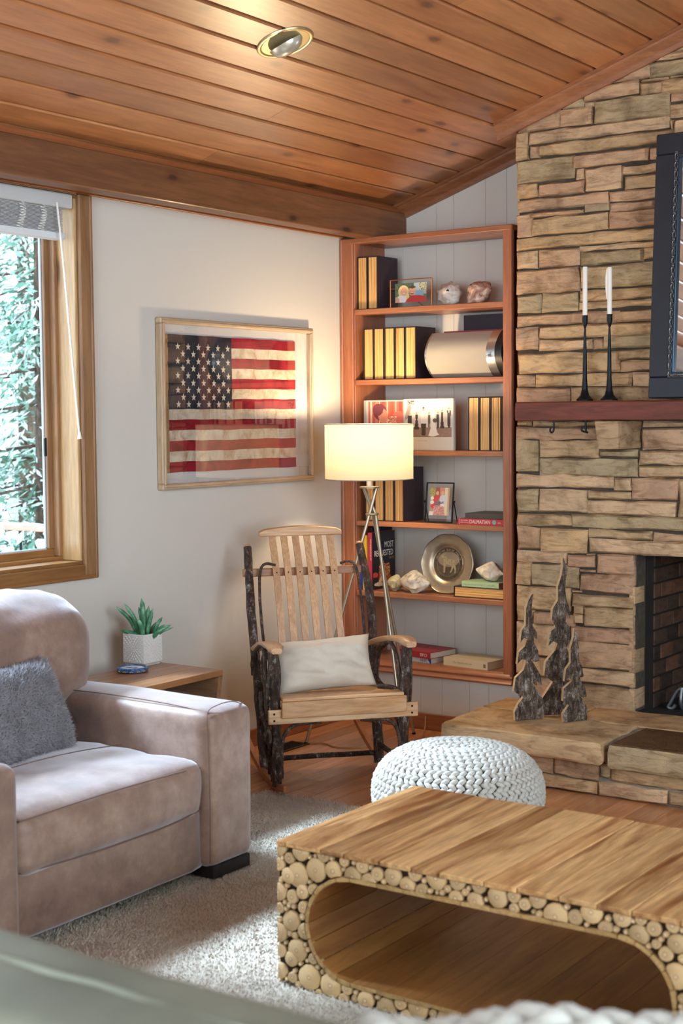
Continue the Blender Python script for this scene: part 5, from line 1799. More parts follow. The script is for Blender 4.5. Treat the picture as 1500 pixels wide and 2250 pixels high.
rs = np.random.RandomState(4)
fp, _ = cushion('fur_pillow', 'grey fuzzy fur pillow on the leather armchair', 'pillow', (.655, -2.86, .580), .235, .162, .075, (-.12, 1, 0), (-.42, -.05, 1), (1, .12, .42), M_FUR, 5.0, .008, 18)
P, Nn = surf_samples(fp, 22000, rs)
Nn *= np.sign(((P - np.array([.645, -2.86, .592])) * Nn).sum(1, keepdims=True))
p, f = tufts(P, Nn, .016, .0022, rs, .9)
tuft_obj('fur', M_FUR, fp, p, f)

# ------------------------------------------------------------------ side table, succulent, dish
stb = thing('side_table', (.35, -1.9, 0), 'wooden side table with slanted ends between the armchair and the rocking chair', 'side table')
M_WAL = wood('acacia_y', '#7a4c2c', '#b88256', 'Y', 1.1, .38, .1, coat=.3)
M_WALX = wood('acacia_x', '#6e4a30', '#a88460', 'X', 1.1, .4, .1, coat=.2)
for k in range(3):
    x0 = .170 + k * .119
    MB().rbox(x0, x0 + .1185, -2.20, -1.616, .515, .540, .002).build('top_plank', M_WAL, stb)
for y0, y1, s in ((-1.618, -1.72, -1), (-2.198, -2.10, 1)):
    m = MB().hexa([(.172, y1, .0), (.526, y1, .0), (.526, y1 + s * .025, .0), (.172, y1 + s * .025, .0), (.172, y0, .514), (.526, y0, .514), (.526, y0 + s * .025, .514), (.172, y0 + s * .025, .514)])
    m.build('end_panel', M_WALX, stb, fix=True)
MB().rbox(.176, .522, -2.10, -1.735, .10, .122, .002).build('low_shelf', M_WAL, stb)

pot = thing('succulent_pot', (.1635, -1.692, .541), 'white square pot with a petal relief on the side table', 'flower pot')
M_POT = plain('white_ceramic', '#dcdcd8', .45)
px0, px1, py0, py1 = .107, .220, -1.748, -1.636
m = MB()
for z, k in ((.541, .008), (.546, .006), (.553, .0), (.668, .0), (.671, .002), (.668, .006), (.600, .008)):
    for x, y in ((px0 + k, py0 + k), (px1 - k, py0 + k), (px1 - k, py1 - k), (px0 + k, py1 - k)):
        m.v.append((x, y, z))
for i in range(6):
    for k in range(4): m.f.append((i * 4 + k, i * 4 + (k + 1) % 4, (i + 1) * 4 + (k + 1) % 4, (i + 1) * 4 + k))
m.f += [(3, 2, 1, 0), (24, 25, 26, 27)]
m.build('pot_body', M_POT, pot)
for side in range(2):
    m = MB()
    for rr_ in range(1, 8):
        nn_ = 4 + rr_ * 4
        for k in range(nn_):
            a = 2 * PI * (k + .5 * (rr_ % 2)) / nn_
            r0 = .0105 * rr_
            cx, cz = r0 * math.cos(a), r0 * math.sin(a)
            if abs(cx) > .050 or abs(cz) > .052: continue
            ln, wd = .0058, .0027
            dx, dz = math.cos(a), math.sin(a)
            q = []
            for (s1, s2, h) in ((-1, 0, 0), (0, -1, 0), (1, 0, 0), (0, 1, 0), (0, 0, .0042)):
                A = cx + dx * ln * s1 - dz * wd * s2
                Bz = cz + dz * ln * s1 + dx * wd * s2
                q.append((.1635 + A, py0 - .0002 - h, .610 + Bz) if side == 0 else (px1 + .0002 + h, -1.692 + A, .610 + Bz))
            fcs = [(0, 1, 4), (1, 2, 4), (2, 3, 4), (3, 0, 4)]
            m.add(q, fcs if side == 1 else fcs)
    o = m.build('petal_relief', M_POT, pot)
    o['kind'] = 'stuff'
MB().box(px0 + .008, px1 - .008, py0 + .008, py1 - .008, .60, .655).build('soil', plain('soil', '#3a2c22', .95, noise_amt=.3, bump=.8), pot)
suc = thing('succulent', (.16, -1.69, .655), 'green spiky succulent growing in the white square pot', 'plant')
M_SUC, nt, bs = mat_new('succulent_green')
v = coords(nt)
r = ramp(nt, [(.35, S('#2f6b4c')), (.5, S('#4f8f6a')), (.7, S('#8fbf9c'))])
nt.links.new(noise_n(nt, v, 30, 3), r.inputs[0])
nt.links.new(r.outputs[0], bs.inputs['Base Color'])
bs.inputs['Roughness'].default_value = .4
LV = [(-.105, .0, .155, .010), (-.075, -.01, .175, .009), (-.025, .01, .150, .011), (-.012, .0, .195, .012), (.012, .01, .155, .010), (.030, -.01, .125, .009), (.025, .02, .140, .009), (-.085, -.02, .040, .010), (.045, .0, .100, .009), (-.02, -.03, .10, .012),
      (.055, .0, .062, .007), (.065, -.02, .055, .007), (.075, .01, .058, .007), (.050, -.03, .045, .008), (.085, .0, .048, .006), (.04, .03, .07, .007), (.07, .03, .05, .006), (-.05, .02, .09, .009)]
cr = Vector((math.cos(_yaw), math.sin(_yaw), 0))
cfv = Vector((-math.sin(_yaw), math.cos(_yaw), 0))
for k, (dx, dy, h, w) in enumerate(LV):
    b0 = Vector((.158, -1.690, .652)) + cr * (.015 + dx * .28 + (.02 if dx > .04 else 0)) + cfv * dy
    tip = b0 + cr * dx * .85 + cfv * dy * .6 + Vector((0, 0, h * .82))
    mid = b0.lerp(tip, .5) + Vector((0, 0, h * .05)) - cr * dx * .12
    P = spline([b0, mid, tip], 6)
    L = len(P)
    MB().tube(P, [w * (1.05 - .25 * abs(i / (L - 1) - .35) * 2) * (1 if i < L - 2 else .55 if i == L - 2 else .12) for i in range(L)], 7).build('leaf', M_SUC, suc, smooth=60)

dish = thing('coaster_dish', (.248, -1.845, .541), 'round blue and white painted dish on the side table', 'dish')
M_BLU = cloth('blue_glaze', '#1f3a6a', '#3a5f96', '#8fa9c9', 60)
M_BLU.node_tree.nodes['Principled BSDF'].inputs['Roughness'].default_value = .3
MB().lathe([(.0, .541), (.058, .541), (.064, .548), (.063, .556), (.056, .560), (.050, .557), (.050, .5545), (.0, .5545)], (.248, -1.845, 0), 36).build('rim', M_BLU, dish, smooth=50)
MB().lathe([(.0, .5552), (.048, .5556), (.0485, .5546)], (.248, -1.845, 0), 30).build('white_inlay', plain('white_glaze', '#e4ebf0', .3), dish)
for k in range(14):
    a = 2 * PI * k / 14
    MB().tube([(.248 + .0642 * math.cos(a - .1), -1.845 + .0642 * math.sin(a - .1), .5455), (.248 + .0648 * math.cos(a), -1.845 + .0648 * math.sin(a), .549), (.248 + .0642 * math.cos(a + .1), -1.845 + .0642 * math.sin(a + .1), .5455)], .0022, 5).build('painted_petal', plain('ochre_glaze', '#b98a3c', .4), dish)
MB().add([(.248 + a, -1.845 + b, .5562) for a, b in ((-.03, -.008), (-.015, .006), (.0, -.004), (.012, .010), (.03, .0), (.024, -.012), (-.02, -.014))], [(0, 6, 5, 4, 3, 2, 1)]).build('painted_motif', M_BLU, dish)


# ------------------------------------------------------------------ rug
rug = MB().rbox(.585, 4.3, -6.6, -1.425, .0005, .012, .004).build('rug', plain('rug_backing', '#c9c2b4', .95, noise_amt=.12, nscale=30, bump=.6, bscale=140, rnd=False))
tag(rug, 'off-white shag rug under the coffee table', 'rug')
rs = np.random.RandomState(9)
n = 90000
xy = np.stack([rs.uniform(.585, 2.35, n), rs.uniform(-4.3, -1.42, n)], 1)
P = np.concatenate([xy, np.full((n, 1), .011)], 1)
p, f = tufts(P, np.tile([0, 0, 1.0], (n, 1)), .010, .0032, rs, .9)
tuft_obj('pile', plain('rug_pile', '#d2c8b8', .95, noise_amt=.10, nscale=9, sheen=.2, rnd=False), rug, p, f)


# ------------------------------------------------------------------ knitted pouf
def capsules(C, T, Nv, L, R, n=6):
    """rope stitches: centres, directions, outward normals"""
    prof = np.array([(-1, .25), (-.72, .78), (-.25, 1.0), (.25, 1.0), (.72, .78), (1, .25)])
    B = np.cross(Nv, T)
    m = len(C)
    vs = []
    for a, r in prof:
        for k in range(n):
            w = 2 * PI * k / n
            vs.append(C + T * (a * L) + Nv * (R * r * math.cos(w) - .35 * R * a * a) + B * (R * r * math.sin(w)))
    V = np.stack(vs, 1)          # m, 36, 3
    q = []
    K = len(prof)
    for i in range(K - 1):
        for k in range(n):
            a, b, c, d = i * n + k, i * n + (k + 1) % n, (i + 1) * n + (k + 1) % n, (i + 1) * n + k
            q += [(a, b, c), (a, c, d)]
    for k in range(1, n - 1):
        q += [(0, k + 1, k), ((K - 1) * n, (K - 1) * n + k, (K - 1) * n + k + 1)]
    q = np.array(q)
    F = (q[None] + (np.arange(m) * K * n)[:, None, None]).reshape(-1, 3)
    return V.reshape(-1, 3), F


def smooth_all(o):
    o.data.polygons.foreach_set('use_smooth', [True] * len(o.data.polygons))


PC = Vector((1.60, -1.59, .012))
pouf = thing('knitted_pouf', PC, 'round white chunky knitted pouf in front of the hearth', 'pouf')
prof = []
for i in range(41):
    t = -PI / 2 + PI * i / 40
    r = .308 * max(0, math.cos(t)) ** .62
    z = .178 + (.172 if t < 0 else .168) * math.copysign(abs(math.sin(t)) ** .9, math.sin(t))
    if r < .10 and t > 0: z -= .018 * (1 - r / .10)
    prof.append((r, z))
M_KNIT = plain('white_cotton_rope', '#bdbab1', .85, noise_amt=.06, nscale=60, bump=.2, bscale=300, sheen=.2, rnd=False)
MB().lathe([(max(0, r - .012), z * .96 + .006) for r, z in prof], PC, 40).build('pouf_core', plain('pouf_lining', '#8f8a80', .95), pouf, smooth=180)
arc = [0]
for a, b in zip(prof[:-1], prof[1:]): arc.append(arc[-1] + math.hypot(b[0] - a[0], b[1] - a[1]))
C_, T_, N_ = [], [], []
s, row = .05, 0
while s < arc[-1] - .004:
    k = max(i for i in range(len(arc)) if arc[i] <= s)
    k = min(k, len(arc) - 2)
    u = (s - arc[k]) / (arc[k + 1] - arc[k] + 1e-9)
    r = prof[k][0] + (prof[k + 1][0] - prof[k][0]) * u
    z = prof[k][1] + (prof[k + 1][1] - prof[k][1]) * u
    dr, dz = prof[k + 1][0] - prof[k][0], prof[k + 1][1] - prof[k][1]
    l = math.hypot(dr, dz)
    dr, dz = dr / l, dz / l
    cnt = max(4, int(2 * PI * r / .0285))
    for j in range(cnt):
        w = 2 * PI * (j + .5 * (row % 2)) / cnt + nz(row * 3.3, j * .9) * .02
        e = Vector((math.cos(w), math.sin(w), 0))
        tg = Vector((-math.sin(w), math.cos(w), 0))
        nn = e * dz + Vector((0, 0, -dr))
        up = e * dr + Vector((0, 0, dz))
        a = math.radians(34) * (1 if row % 2 else -1) + nz(j * 1.1, row * 2.0) * .25
        C_.append(PC + e * r + Vector((0, 0, z)) + nn * (nz(j * .7, row) * .003))
        T_.append(tg * math.cos(a) + up * math.sin(a))
        N_.append(nn)
    s += .0170
    row += 1
p, f = capsules(np.array(C_), np.array(T_), np.array(N_), .0185, .0096)
o = tuft_obj('knit_stitches', M_KNIT, pouf, p, f)
smooth_all(o)

# ------------------------------------------------------------------ coffee table
TX0, TX1, TY0, TY1, TZ = 1.880, 3.112, -3.043, -2.342, .410
ct = thing('coffee_table', (2.5, -2.69, .012), 'honey wood coffee table faced with log slices and a long oval opening', 'coffee table')
HX0, HX1, HZ0, HZ1 = 1.985, 3.008, .066, .336
HR = (HZ1 - HZ0) / 2
HA, HB, HZ = HX0 + HR, HX1 - HR, (HZ0 + HZ1) / 2
M_TEAK = wood('honey_teak_y', '#94561f', '#f4c588', 'Y', 1.1, .42, .20, coat=.12, contrast=(.38, .57), bump=.1, fine=.3, knots=1.6)
M_TEAKD = wood('teak_lining_y', '#8a5528', '#c08a4c', 'Y', .9, .5, .18, contrast=(.3, .7))


def stadium(g, n=16):
    P = []
    for k in range(n + 1):
        a = -PI / 2 + PI * k / n
        P.append((HB + (HR + g) * math.cos(a), HZ + (HR + g) * math.sin(a)))
    for k in range(n + 1):
        a = PI / 2 + PI * k / n
        P.append((HA + (HR + g) * math.cos(a), HZ + (HR + g) * math.sin(a)))
    return P


def ring_core(nm, mat, y0, y1, g):
    inn = stadium(g)
    n = len(inn)
    outp = []
    cx = (TX0 + TX1) / 2
    for (x, z) in inn:
        # push outward to the rectangle
        dx, dz = x - min(max(x, HA), HB), z - HZ
        if abs(dx) < 1e-6: outp.append((x, TZ - .013 if dz > 0 else .014))
        else:
            ts = []
            if dx > 0: ts.append((TX1 - .004 - x) / dx)
            if dx < 0: ts.append((TX0 + .004 - x) / dx)
            if dz > 1e-9: ts.append((TZ - .013 - z) / dz)
            if dz < -1e-9: ts.append((.014 - z) / dz)
            t = min(ts)
            outp.append((x + dx * t, z + dz * t))
    m = MB()
    for y in (y0, y1):
        m.v += [(x, y, z) for x, z in inn] + [(x, y, z) for x, z in outp]
    for i in range(n):
        j = (i + 1) % n
        m.f += [(i, n + i, n + j, j), (2 * n + i, 2 * n + j, 3 * n + j, 3 * n + i), (n + i, 3 * n + i, 3 * n + j, n + j), (i, j, 2 * n + j, 2 * n + i)]
    return m.build(nm, mat, ct, fix=True)


M_DARKC = plain('dark_gap', '#2e2014', .95)
ring_core('front_core', M_DARKC, TY0 + .010, TY0 + .04, .012)
ring_core('back_core', M_DARKC, TY1 - .04, TY1 - .010, .012)
# top planks
widths = [.030, .118, .074, .112, .096, .082, .128, .090, .112, .100, .086, .118, .086]
x = TX0
k = 0
while x < TX1 - .002:
    w = min(widths[k % len(widths)], TX1 - x)
    e = .004 * nz(k * 2.3, 1)
    MB().rbox(x + .0016, x + w - .0016, TY0 - .002 + e, TY1 + .012 * nz(k * 3.1, 4), TZ - .0135, TZ + .0012 * nz(k * 1.9, 7), .0018, 2).build('top_plank', M_TEAK, ct)
    x += w
    k += 1
for x0, x1 in ((TX0, TX0 + .010), (TX1 - .010, TX1)):
    for k in range(4):
        z0 = .016 + k * .095
        MB().rbox(x0, x1, TY0 + .010, TY1 - .010, z0, z0 + .0935, .0015).build('side_plank', M_TEAKD, ct)
# lining planks of the oval tunnel
S2 = stadium(0, 8)
per = []
for i in range(len(S2)):
    a, b = Vector(S2[i]), Vector(S2[(i + 1) % len(S2)])
    L = (b - a).length
    kk = max(1, round(L / .105))
    for j in range(kk): per.append((a.lerp(b, j / kk), a.lerp(b, (j + 1) / kk)))
for a, b in per:
    t = (b - a).normalized()
    o_ = Vector((t.y, -t.x))
    a2, b2 = a + t * .0008, b - t * .0008
    m = MB().hexa([(a2.x, TY0 + .002, a2.y), (b2.x, TY0 + .002, b2.y), (b2.x, TY1 - .002, b2.y), (a2.x, TY1 - .002, a2.y),
                   (a2.x + o_.x * .011, TY0 + .002, a2.y + o_.y * .011), (b2.x + o_.x * .011, TY0 + .002, b2.y + o_.y * .011), (b2.x + o_.x * .011, TY1 - .002, b2.y + o_.y * .011), (a2.x + o_.x * .011, TY1 - .002, a2.y + o_.y * .011)])
    m.build('lining_plank', M_TEAKD, ct, fix=True)
# log slices
M_LOG, nt, bs = mat_new('log_slice')
tc = nt.nodes.new('ShaderNodeTexCoord')
sx = nt.nodes.new('ShaderNodeSeparateXYZ')
nt.links.new(tc.outputs['Object'], sx.inputs[0])
cb = nt.nodes.new('ShaderNodeCombineXYZ')
nt.links.new(sx.outputs[0], cb.inputs[0]); nt.links.new(sx.outputs[2], cb.inputs[2])
ln = nt.nodes.new('ShaderNodeVectorMath'); ln.operation = 'LENGTH'
nt.links.new(cb.outputs[0], ln.inputs[0])
vv = coords(nt)
wob_ = math_n(nt, 'MULTIPLY', noise_n(nt, vv, 60, 3), .006)
d_ = math_n(nt, 'ADD', ln.outputs['Value'], wob_)
rg_ = math_n(nt, 'SINE', math_n(nt, 'MULTIPLY', d_, 1500))
pith = ramp(nt, [(.0045, S('#f4e2bc')), (.0065, S('#b08c60')), (.010, S('#dfc092')), (.03, S('#dabb8a')), (.045, S('#cfae7a'))])
nt.links.new(d_, pith.inputs[0])
c_ = mixc(nt, pith.outputs[0], S('#a87c48'), math_n(nt, 'MULTIPLY', math_n(nt, 'ADD', rg_, 1.0), .10))
oi = nt.nodes.new('ShaderNodeObjectInfo')
hv = nt.nodes.new('ShaderNodeHueSaturation')
nt.links.new(math_n(nt, 'ADD', math_n(nt, 'MULTIPLY', oi.outputs['Random'], .4), .78), hv.inputs['Value'])
nt.links.new(c_, hv.inputs['Color'])
nt.links.new(hv.outputs[0], bs.inputs['Base Color'])
bs.inputs['Roughness'].default_value = .6
bump_n(nt, bs, noise_n(nt, vv, 140, 3), .2, .004)


M_RIM = wood('rim_split_wood', '#b08a54', '#d9b87e', 'Y', 2.0, .6, .12)


def hole_sd(x, z):
    return math.hypot(x - min(max(x, HA), HB), z - HZ) - HR


def push(x, z, x0=TX0 + .001, x1=TX1 - .001, z0=.0145, z1=TZ - .0145):
    x, z = min(max(x, x0), x1), min(max(z, z0), z1)
    s_ = hole_sd(x, z)
    if s_ < .0125:
        cx = min(max(x, HA), HB)
        L = math.hypot(x - cx, z - HZ) or 1e-6
        x, z = cx + (x - cx) / L * (HR + .0125), HZ + (z - HZ) / L * (HR + .0125)
    return x, z


def slice_obj(cx, cz, R, seed, el=1.0, rot=0.0):
    n = 14 if R > .012 else 9
    pts = []
    for k in range(n):
        a = 2 * PI * k / n
        rr = R * (1 + .06 * nz(math.cos(a) * 1.5 + seed, math.sin(a) * 1.5, seed))
        dx, dz = rr * math.cos(a), rr * math.sin(a) * el
        pts.append(push(cx + dx * math.cos(rot) - dz * math.sin(rot), cz + dx * math.sin(rot) + dz * math.cos(rot)))
    mx_, mz_ = sum(p[0] for p in pts) / n, sum(p[1] for p in pts) / n
    ext = max(abs(p[0] - mx_) for p in pts) * max(abs(p[1] - mz_) for p in pts)
    yf = TY0 - .001 + .002 * random.random()
    v = [(mx_ - cx, yf - TY0 - .0012, mz_ - cz)]
    for (q, dy) in ((.90, -.0004), (1.0, .0022), (1.0, .016)):
        for x, z in pts: v.append((mx_ + (x - mx_) * q - cx, yf - TY0 + dy, mz_ + (z - mz_) * q - cz))
    f = [(0, 1 + k, 1 + (k + 1) % n) for k in range(n)]
    for i in range(2):
        for k in range(n): f.append((1 + i * n + k, 1 + (i + 1) * n + k, 1 + (i + 1) * n + (k + 1) % n, 1 + i * n + (k + 1) % n))
    me = bpy.data.meshes.new('log_slice')
    me.from_pydata(v, [], f)
    me.validate()
    me.polygons.foreach_set('use_smooth', [True] * len(me.polygons))
    me.set_sharp_from_angle(angle=math.radians(50))
    me.materials.append(M_LOG)
    o = bpy.data.objects.new('log_slice', me)
    COL.objects.link(o)
    o.parent = ct
    o.location = Vector((cx, TY0, cz)) - ORG[ct.name]


rl = random.Random(21)
discs = []
# the larger ends one can pick out along the left end and the top
for q in [(1.950, .325, .034), (2.010, .349, .032), (2.066, .357, .026), (2.128, .352, .026), (1.918, .318, .022), (1.930, .262, .019), (1.925, .195, .028), (1.933, .245, .001), (1.945, .118, .030), (1.985, .052, .036), (2.055, .045, .030), (1.925, .09, .021), (1.965, .282, .020), (2.178, .345, .024), (2.205, .372, .018)]:
    if q[2] > .005: discs.append(q)
fixed = len(discs)
for R0, R1, tries in ((.030, .022, 1200), (.021, .014, 6000), (.013, .009, 9000), (.0085, .0055, 14000)):
    for _ in range(tries):
        if len(discs) >= 297: break
        R = rl.uniform(R1, R0)
        x_, z_ = rl.uniform(TX0, TX1), rl.uniform(.014, TZ - .014)
        s_ = hole_sd(x_, z_)
        if s_ < .012 + R * (.25 if R > .012 else .9): continue
        if R < .012 and (x_ - R < TX0 or x_ + R > TX1 or z_ - R < .0145 or z_ + R > TZ - .0145): continue
        if any((x_ - a) ** 2 + (z_ - b) ** 2 < (R + c - .0006) ** 2 for a, b, c in discs): continue
        discs.append((x_, z_, R))
grown = []
for i, (a, b, c) in enumerate(discs):
    gap = min(math.hypot(a - d[0], b - d[1]) - (grown[j][2] if j < i else d[2]) for j, d in enumerate(discs) if j != i)
    grown.append((a, b, max(c, min(gap * .995, c * 1.5))))
for i, (a, b, c) in enumerate(grown):
    slice_obj(a, b, c * 1.035, i * 1.37, 1 - .10 * rl.random(), rl.random() * 3)
# pale split pieces that rim the oval
S3 = stadium(.001, 10)
for i in range(len(S3)):
    a, b = Vector(S3[i]), Vector(S3[(i + 1) % len(S3)])
    kk = max(1, round((b - a).length / .082))
    for j in range(kk):
        p0, p1 = a.lerp(b, j / kk), a.lerp(b, (j + 1) / kk)
        t = (p1 - p0).normalized()
        o_ = Vector((t.y, -t.x))
        p0, p1 = p0 + t * .0008, p1 - t * .0008
        w0 = .011 + .003 * nz(i * 1.3, j * 2.1)
        P = [p0, p1, p1 + o_ * w0 * .8, p0.lerp(p1, .5) + o_ * w0 * 1.12, p0 + o_ * w0 * .8]
        m = MB().prism([(q.x, q.y) for q in P], lambda a_, b_, t_: (a_, TY0 - .001 + t_, b_), .016)
        m.build('rim_slice', M_RIM, ct, fix=True)

# ------------------------------------------------------------------ window blind
bl = thing('window_blind', (.0, -2.75, 2.25), 'raised white slatted blind at the top of the window', 'blind')
M_BL = bpy.data.materials.new('white_blind')
M_BL.use_nodes = True
nt = M_BL.node_tree
nt.nodes.clear()
out = nt.nodes.new('ShaderNodeOutputMaterial')
df = nd(nt, 'ShaderNodeBsdfDiffuse'); df.inputs[0].default_value = S('#e2e4e6')
tl = nd(nt, 'ShaderNodeBsdfTranslucent'); tl.inputs[0].default_value = S('#e2e4e6')
mx = nd(nt, 'ShaderNodeMixShader'); mx.inputs[0].default_value = .4
nt.links.new(df.outputs[0], mx.inputs[1]); nt.links.new(tl.outputs[0], mx.inputs[2]); nt.links.new(mx.outputs[0], out.inputs[0])
MB().rbox(-.055, .018, -3.62, -1.897, 2.385, 2.441, .006, 2).build('valance', M_BL, bl)
for k in range(19):
    MB().rbox(-.050, -.002, -3.60, -1.934 + .004 * nz(k * 1.7, 2), 2.290 + k * .005, 2.2928 + k * .005, .001).build('slat', M_BL, bl)
MB().rbox(-.054, .002, -3.60, -1.925, 2.262, 2.288, .004, 2).build('bottom_rail', M_BL, bl)
for y in (-2.05, -2.16, -2.6, -3.2):
    m = MB()
    P = []
    for i in range(60):
        t = i / 59
        P.append((.006 + .004 * math.cos(t * 60), y + .016 * math.sin(t * 60) + .01 * math.sin(t * 5), 2.384 - t * .10))
    m.tube(P, .0014, 4).build('ladder_cord', M_WHITE, bl, smooth=60)
MB().tube(spline([(.022, -1.988, 2.400), (.030, -1.965, 2.15), (.030, -1.925, 1.75), (.030, -1.898, 1.495)], 6), .0042, 8).build('tilt_wand', M_WHITE, bl, smooth=60)
MB().lathe([(.0045, .03), (.0085, .006), (.009, .0), (.0, .0)], (.030, -1.8965, 1.470), 10).build('wand_tip', M_WHITE, bl, smooth=50)

# ------------------------------------------------------------------ recessed ceiling light
dl = thing('recessed_downlight', (1.010, -1.803, zc(1.010)), 'brass ringed recessed downlight in the pine ceiling', 'ceiling light')
an = Vector((1 / 3, 0, -1)).normalized()
DM = Matrix.Translation((1.010, -1.803, zc(1.010))) @ an.to_track_quat('Z', 'Y').to_matrix().to_4x4()


def dlathe(nm, mat, prof, M2=None):
    m = MB().lathe(prof, n=40)
    m.v = [DM @ ((M2 @ Vector(p)) if M2 else Vector(p)) for p in m.v]
    m.build(nm, mat, dl, smooth=50, fix=True)


M_BRS = plain('satin_brass', '#c9b48a', .28, .85)
dlathe('trim_ring', M_BRS, [(.108, .0), (.106, .005), (.098, .007), (.090, .004), (.088, -.003), (.108, -.003)])
dlathe('baffle', plain('gold_reflector', '#c9b98c', .3, .6), [(.090, .003), (.082, -.004), (.070, -.03), (.04, -.052), (.0, -.056)])
dlathe('eyeball', plain('chrome_reflector', '#dcdac8', .25, .65), [(.066, .004), (.064, .016), (.050, .034), (.028, .044), (.0, .047)], Matrix.Rotation(math.radians(24), 4, 'Y'))

# ------------------------------------------------------------------ foreground sofa and knitted throw
fs = thing('sofa', (2.3, -5.0, 0), 'blurred sofa back with a grey-green haze tint in the near foreground', 'sofa')
M_HAZE, nt, bs = mat_new('haze_green_leather')  # green tint of lens flare haze put into the grey leather colour
v = coords(nt)
r = ramp(nt, [(.3, S('#6d7468')), (.7, S('#8b9284'))])
nt.links.new(noise_n(nt, v, 4, 4), r.inputs[0])
nt.links.new(r.outputs[0], bs.inputs['Base Color'])
bs.inputs['Roughness'].default_value = .45
softbox((2.35, -4.93, .445), (1.25, .128, .432), .055, 24, (0, .01, .010), .006, 4).build('back', M_HAZE, fs, smooth=180)
softbox((2.30, -5.42, .26), (.95, .38, .19), .06, 14, (0, .01, .02), .004, 4).build('seat', M_HAZE, fs, smooth=180)
softbox((3.72, -4.62, .365), (.26, .20, .35), .06, 12, (0, .01, .01), .004, 4).build('arm', M_HAZE, fs, smooth=180)
MB().tube([(1.3 + i * .07, -4.915 + nz(i * .7, 2) * .008, .880 + nz(i * .9, 6) * .004) for i in range(30)], .007, 6).build('welt', M_HAZE, fs, smooth=60)
th = thing('knitted_throw', (3.6, -4.5, .6), 'blurred white chunky knitted throw over the foreground sofa', 'throw')
C_, T_, N_ = [], [], []
cr3, cd3 = Vector((math.cos(_yaw), math.sin(_yaw), 0)), Vector((-math.sin(_yaw), math.cos(_yaw), 0))
for i in range(16):
    a = math.radians(-30 + i * 14)
    for j in range(20):
        x = -.42 + j * .052 + (.026 if i % 2 else 0)
        e = cd3 * math.cos(a) + Vector((0, 0, math.sin(a)))
        tg = cd3 * -math.sin(a) + Vector((0, 0, math.cos(a)))
        C_.append(Vector((3.66, -4.48, .672)) + cr3 * x + cd3 * (math.cos(a) * .17) + Vector((0, 0, math.sin(a) * (.135 + .022 * nz(x * 7, 3)))))
        b = math.radians(38) * (1 if i % 2 else -1)
        T_.append(cr3 * math.cos(b) + tg * math.sin(b))
        N_.append(e)
p, f = capsules(np.array(C_), np.array(T_), np.array(N_), .036, .022)
o = tuft_obj('knit_stitches', plain('throw_yarn', '#cfd0c8', .9, sheen=.2), th, p, f)
smooth_all(o)

# ------------------------------------------------------------------ outside the window
g = MB().box(-16, -.17, -12, 14, -1.6, -1.5).build('ground', plain('lawn', '#5f7a48', .95, noise_amt=.3, nscale=3))
tag(g, 'lawn outside the window', 'ground', kind='structure')
M_LEAF, nt, bs = mat_new('pale_foliage')
oi = nt.nodes.new('ShaderNodeNewGeometry')
r = ramp(nt, [(.0, S('#3f6e5c')), (.3, S('#7aa592')), (.6, S('#b4cdc0')), (1.0, S('#e2dce2'))])  # daylight glare put into leaf tones, teal darks to washed-out highlights
nt.links.new(oi.outputs['Random Per Island'], r.inputs[0])
nt.links.new(r.outputs[0], bs.inputs['Base Color'])
bs.inputs['Roughness'].default_value = .6
M_TRUNK = bark_mat('tree_bark', ['#2a211b', '#4a3a2e', '#5f4d40', '#7a6a5c'], .2)


def conifer(name, label, x, y, z0, h, rad, seed):
    t = thing(name, (x, y, z0), label, 'tree', 'trees outside the window')
    rg2 = np.random.RandomState(seed)
    MB().tube([(x, y, z0), (x + .05, y, z0 + h * .5), (x, y, z0 + h)], [.13, .09, .02], 9).build('trunk', M_TRUNK, t, smooth=60)
    V, F = [], []
    br = MB()
    for k in range(110):
        zz = z0 + h * (.06 + .92 * rg2.rand())
        L = rad * (1.08 - (zz - z0) / h) * (.75 + .4 * rg2.rand())
        a = rg2.rand() * 2 * PI
        d = Vector((math.cos(a), math.sin(a), 0))
        tip = Vector((x, y, zz)) + d * L + Vector((0, 0, -.25 * L))
        b0 = Vector((x, y, zz))
        br.tube([b0, b0.lerp(tip, .5) + Vector((0, 0, .06 * L)), tip], [.018, .011, .004], 4)
        m_ = int(190 * L / rad) + 40
        for _ in range(m_):
            s_ = rg2.rand() ** .7
            c = b0.lerp(tip, s_) + Vector(rg2.normal(size=3) * (.05 + .09 * s_ * L))
            dd = (d + Vector(rg2.normal(size=3) * .5) + Vector((0, 0, -.45))).normalized()
            sd = dd.cross(Vector(rg2.normal(size=3))).normalized()
            l_, w_ = .032 + .035 * rg2.rand(), .009 + .009 * rg2.rand()
            i = len(V)
            V += [c - dd * l_, c + sd * w_, c + dd * l_, c - sd * w_]
            F.append((i, i + 1, i + 2, i + 3))
    br.build('branches', M_TRUNK, t)['kind'] = 'stuff'
    MB().add(V, F).build('foliage', M_LEAF, t)['kind'] = 'stuff'


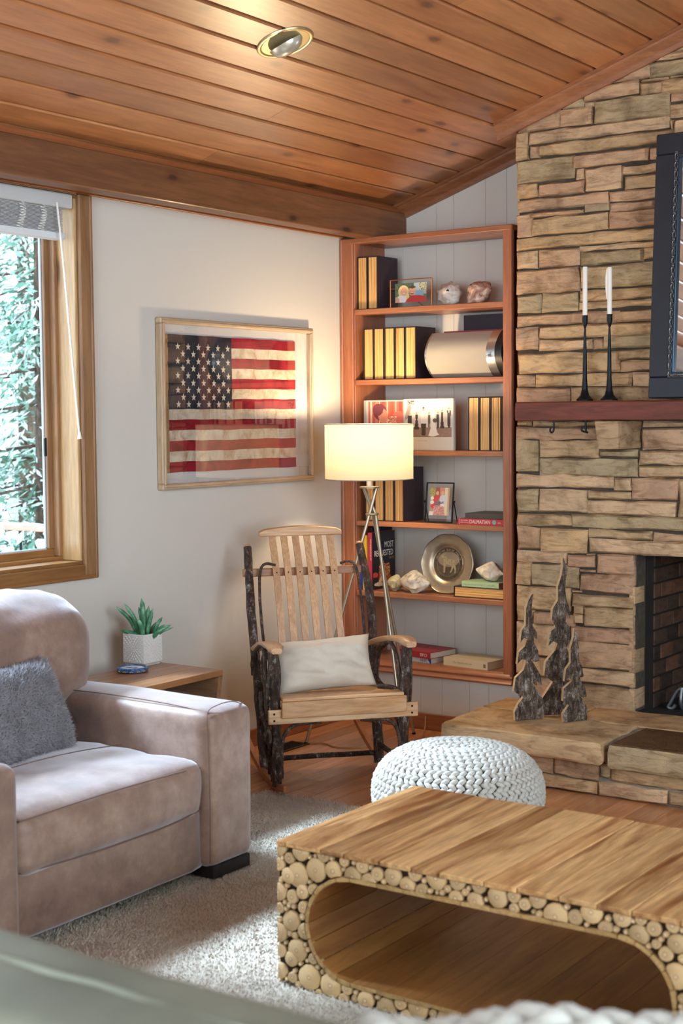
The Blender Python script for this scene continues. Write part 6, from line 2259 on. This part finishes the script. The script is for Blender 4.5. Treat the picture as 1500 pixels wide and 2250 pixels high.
conifer('conifer_tree', 'pale green tree filling the window view', -4.0, 1.75, -1.5, 5.6, 1.9, 1)
conifer('conifer_tree', 'darker tree at the left of the window view, behind the deck rail', -4.6, .55, -1.5, 5.2, 1.7, 2)
conifer('conifer_tree', 'distant tree behind the pale green tree outside', -6.6, 4.0, -1.5, 6.8, 2.4, 3)
rail = thing('deck_rail', (-2.2, -.1, -.2), 'weathered wooden deck rail with thin balusters outside the window', 'railing')
M_DECK = plain('weathered_deck', '#b98d7c', .7, noise_amt=.15)
MB().rbox(-3.4, -.9, -.16, -.06, .895, .935, .005).build('top_rail', M_DECK, rail)
MB().rbox(-3.4, -.9, -.13, -.09, .10, .15, .004).build('bottom_rail', M_DECK, rail)
for k in range(12):
    MB().tube([(-3.3 + k * .21, -.11, .12), (-3.3 + k * .21, -.11, .90)], .008, 6).build('baluster', M_BLACK, rail)
for xx in (-3.38, -.92):
    MB().rbox(xx - .045, xx + .045, -.155, -.065, -.3, .94, .005).build('post', M_DECK, rail)
MB().box(-3.6, -.17, -6, .0, -.36, -.30).build('deck_floor', M_DECK, rail)
fl = thing('flower_planter', (-1.55, -.62, -.3), 'planter of white blossoms outside the window', 'planter')
MB().lathe([(.0, -.3), (.20, -.3), (.26, .45), (.24, .47), (.0, .45)], (-1.55, -.66, 0), 20).build('tub', plain('terracotta', '#a86f52', .8), fl, smooth=40)
rg3 = np.random.RandomState(12)
V, F = [], []
for _ in range(500):
    c = Vector((-1.55, -.66, .62)) + Vector(rg3.normal(size=3) * np.array([.16, .16, .12]))
    dd = Vector(rg3.normal(size=3)).normalized(); sd = dd.orthogonal().normalized()
    i = len(V)
    V += [c - dd * .05, c + sd * .02, c + dd * .05, c - sd * .02]
    F.append((i, i + 1, i + 2, i + 3))
MB().add(V, F).build('leaves', M_LEAF, fl)['kind'] = 'stuff'
M_PETAL = plain('white_petal', '#f0ebe8', .6)
for _ in range(34):
    c = Vector((-1.55, -.66, .74)) + Vector((rg3.uniform(-.28, .28), rg3.uniform(-.28, .28), rg3.uniform(-.10, .12)))
    m = MB().lathe([(.0, -.012), (.022, -.006), (.036, .010), (.030, .016), (.012, .006), (.0, .008)], c, 9, Matrix.Rotation(rg3.uniform(-.8, .8), 4, 'X') @ Matrix.Rotation(rg3.uniform(.2, 1.2), 4, 'Y'), mod=lambda w, i: 1 + .2 * math.cos(5 * w))
    m.build('blossom', M_PETAL, fl, smooth=60)

flush_texts()
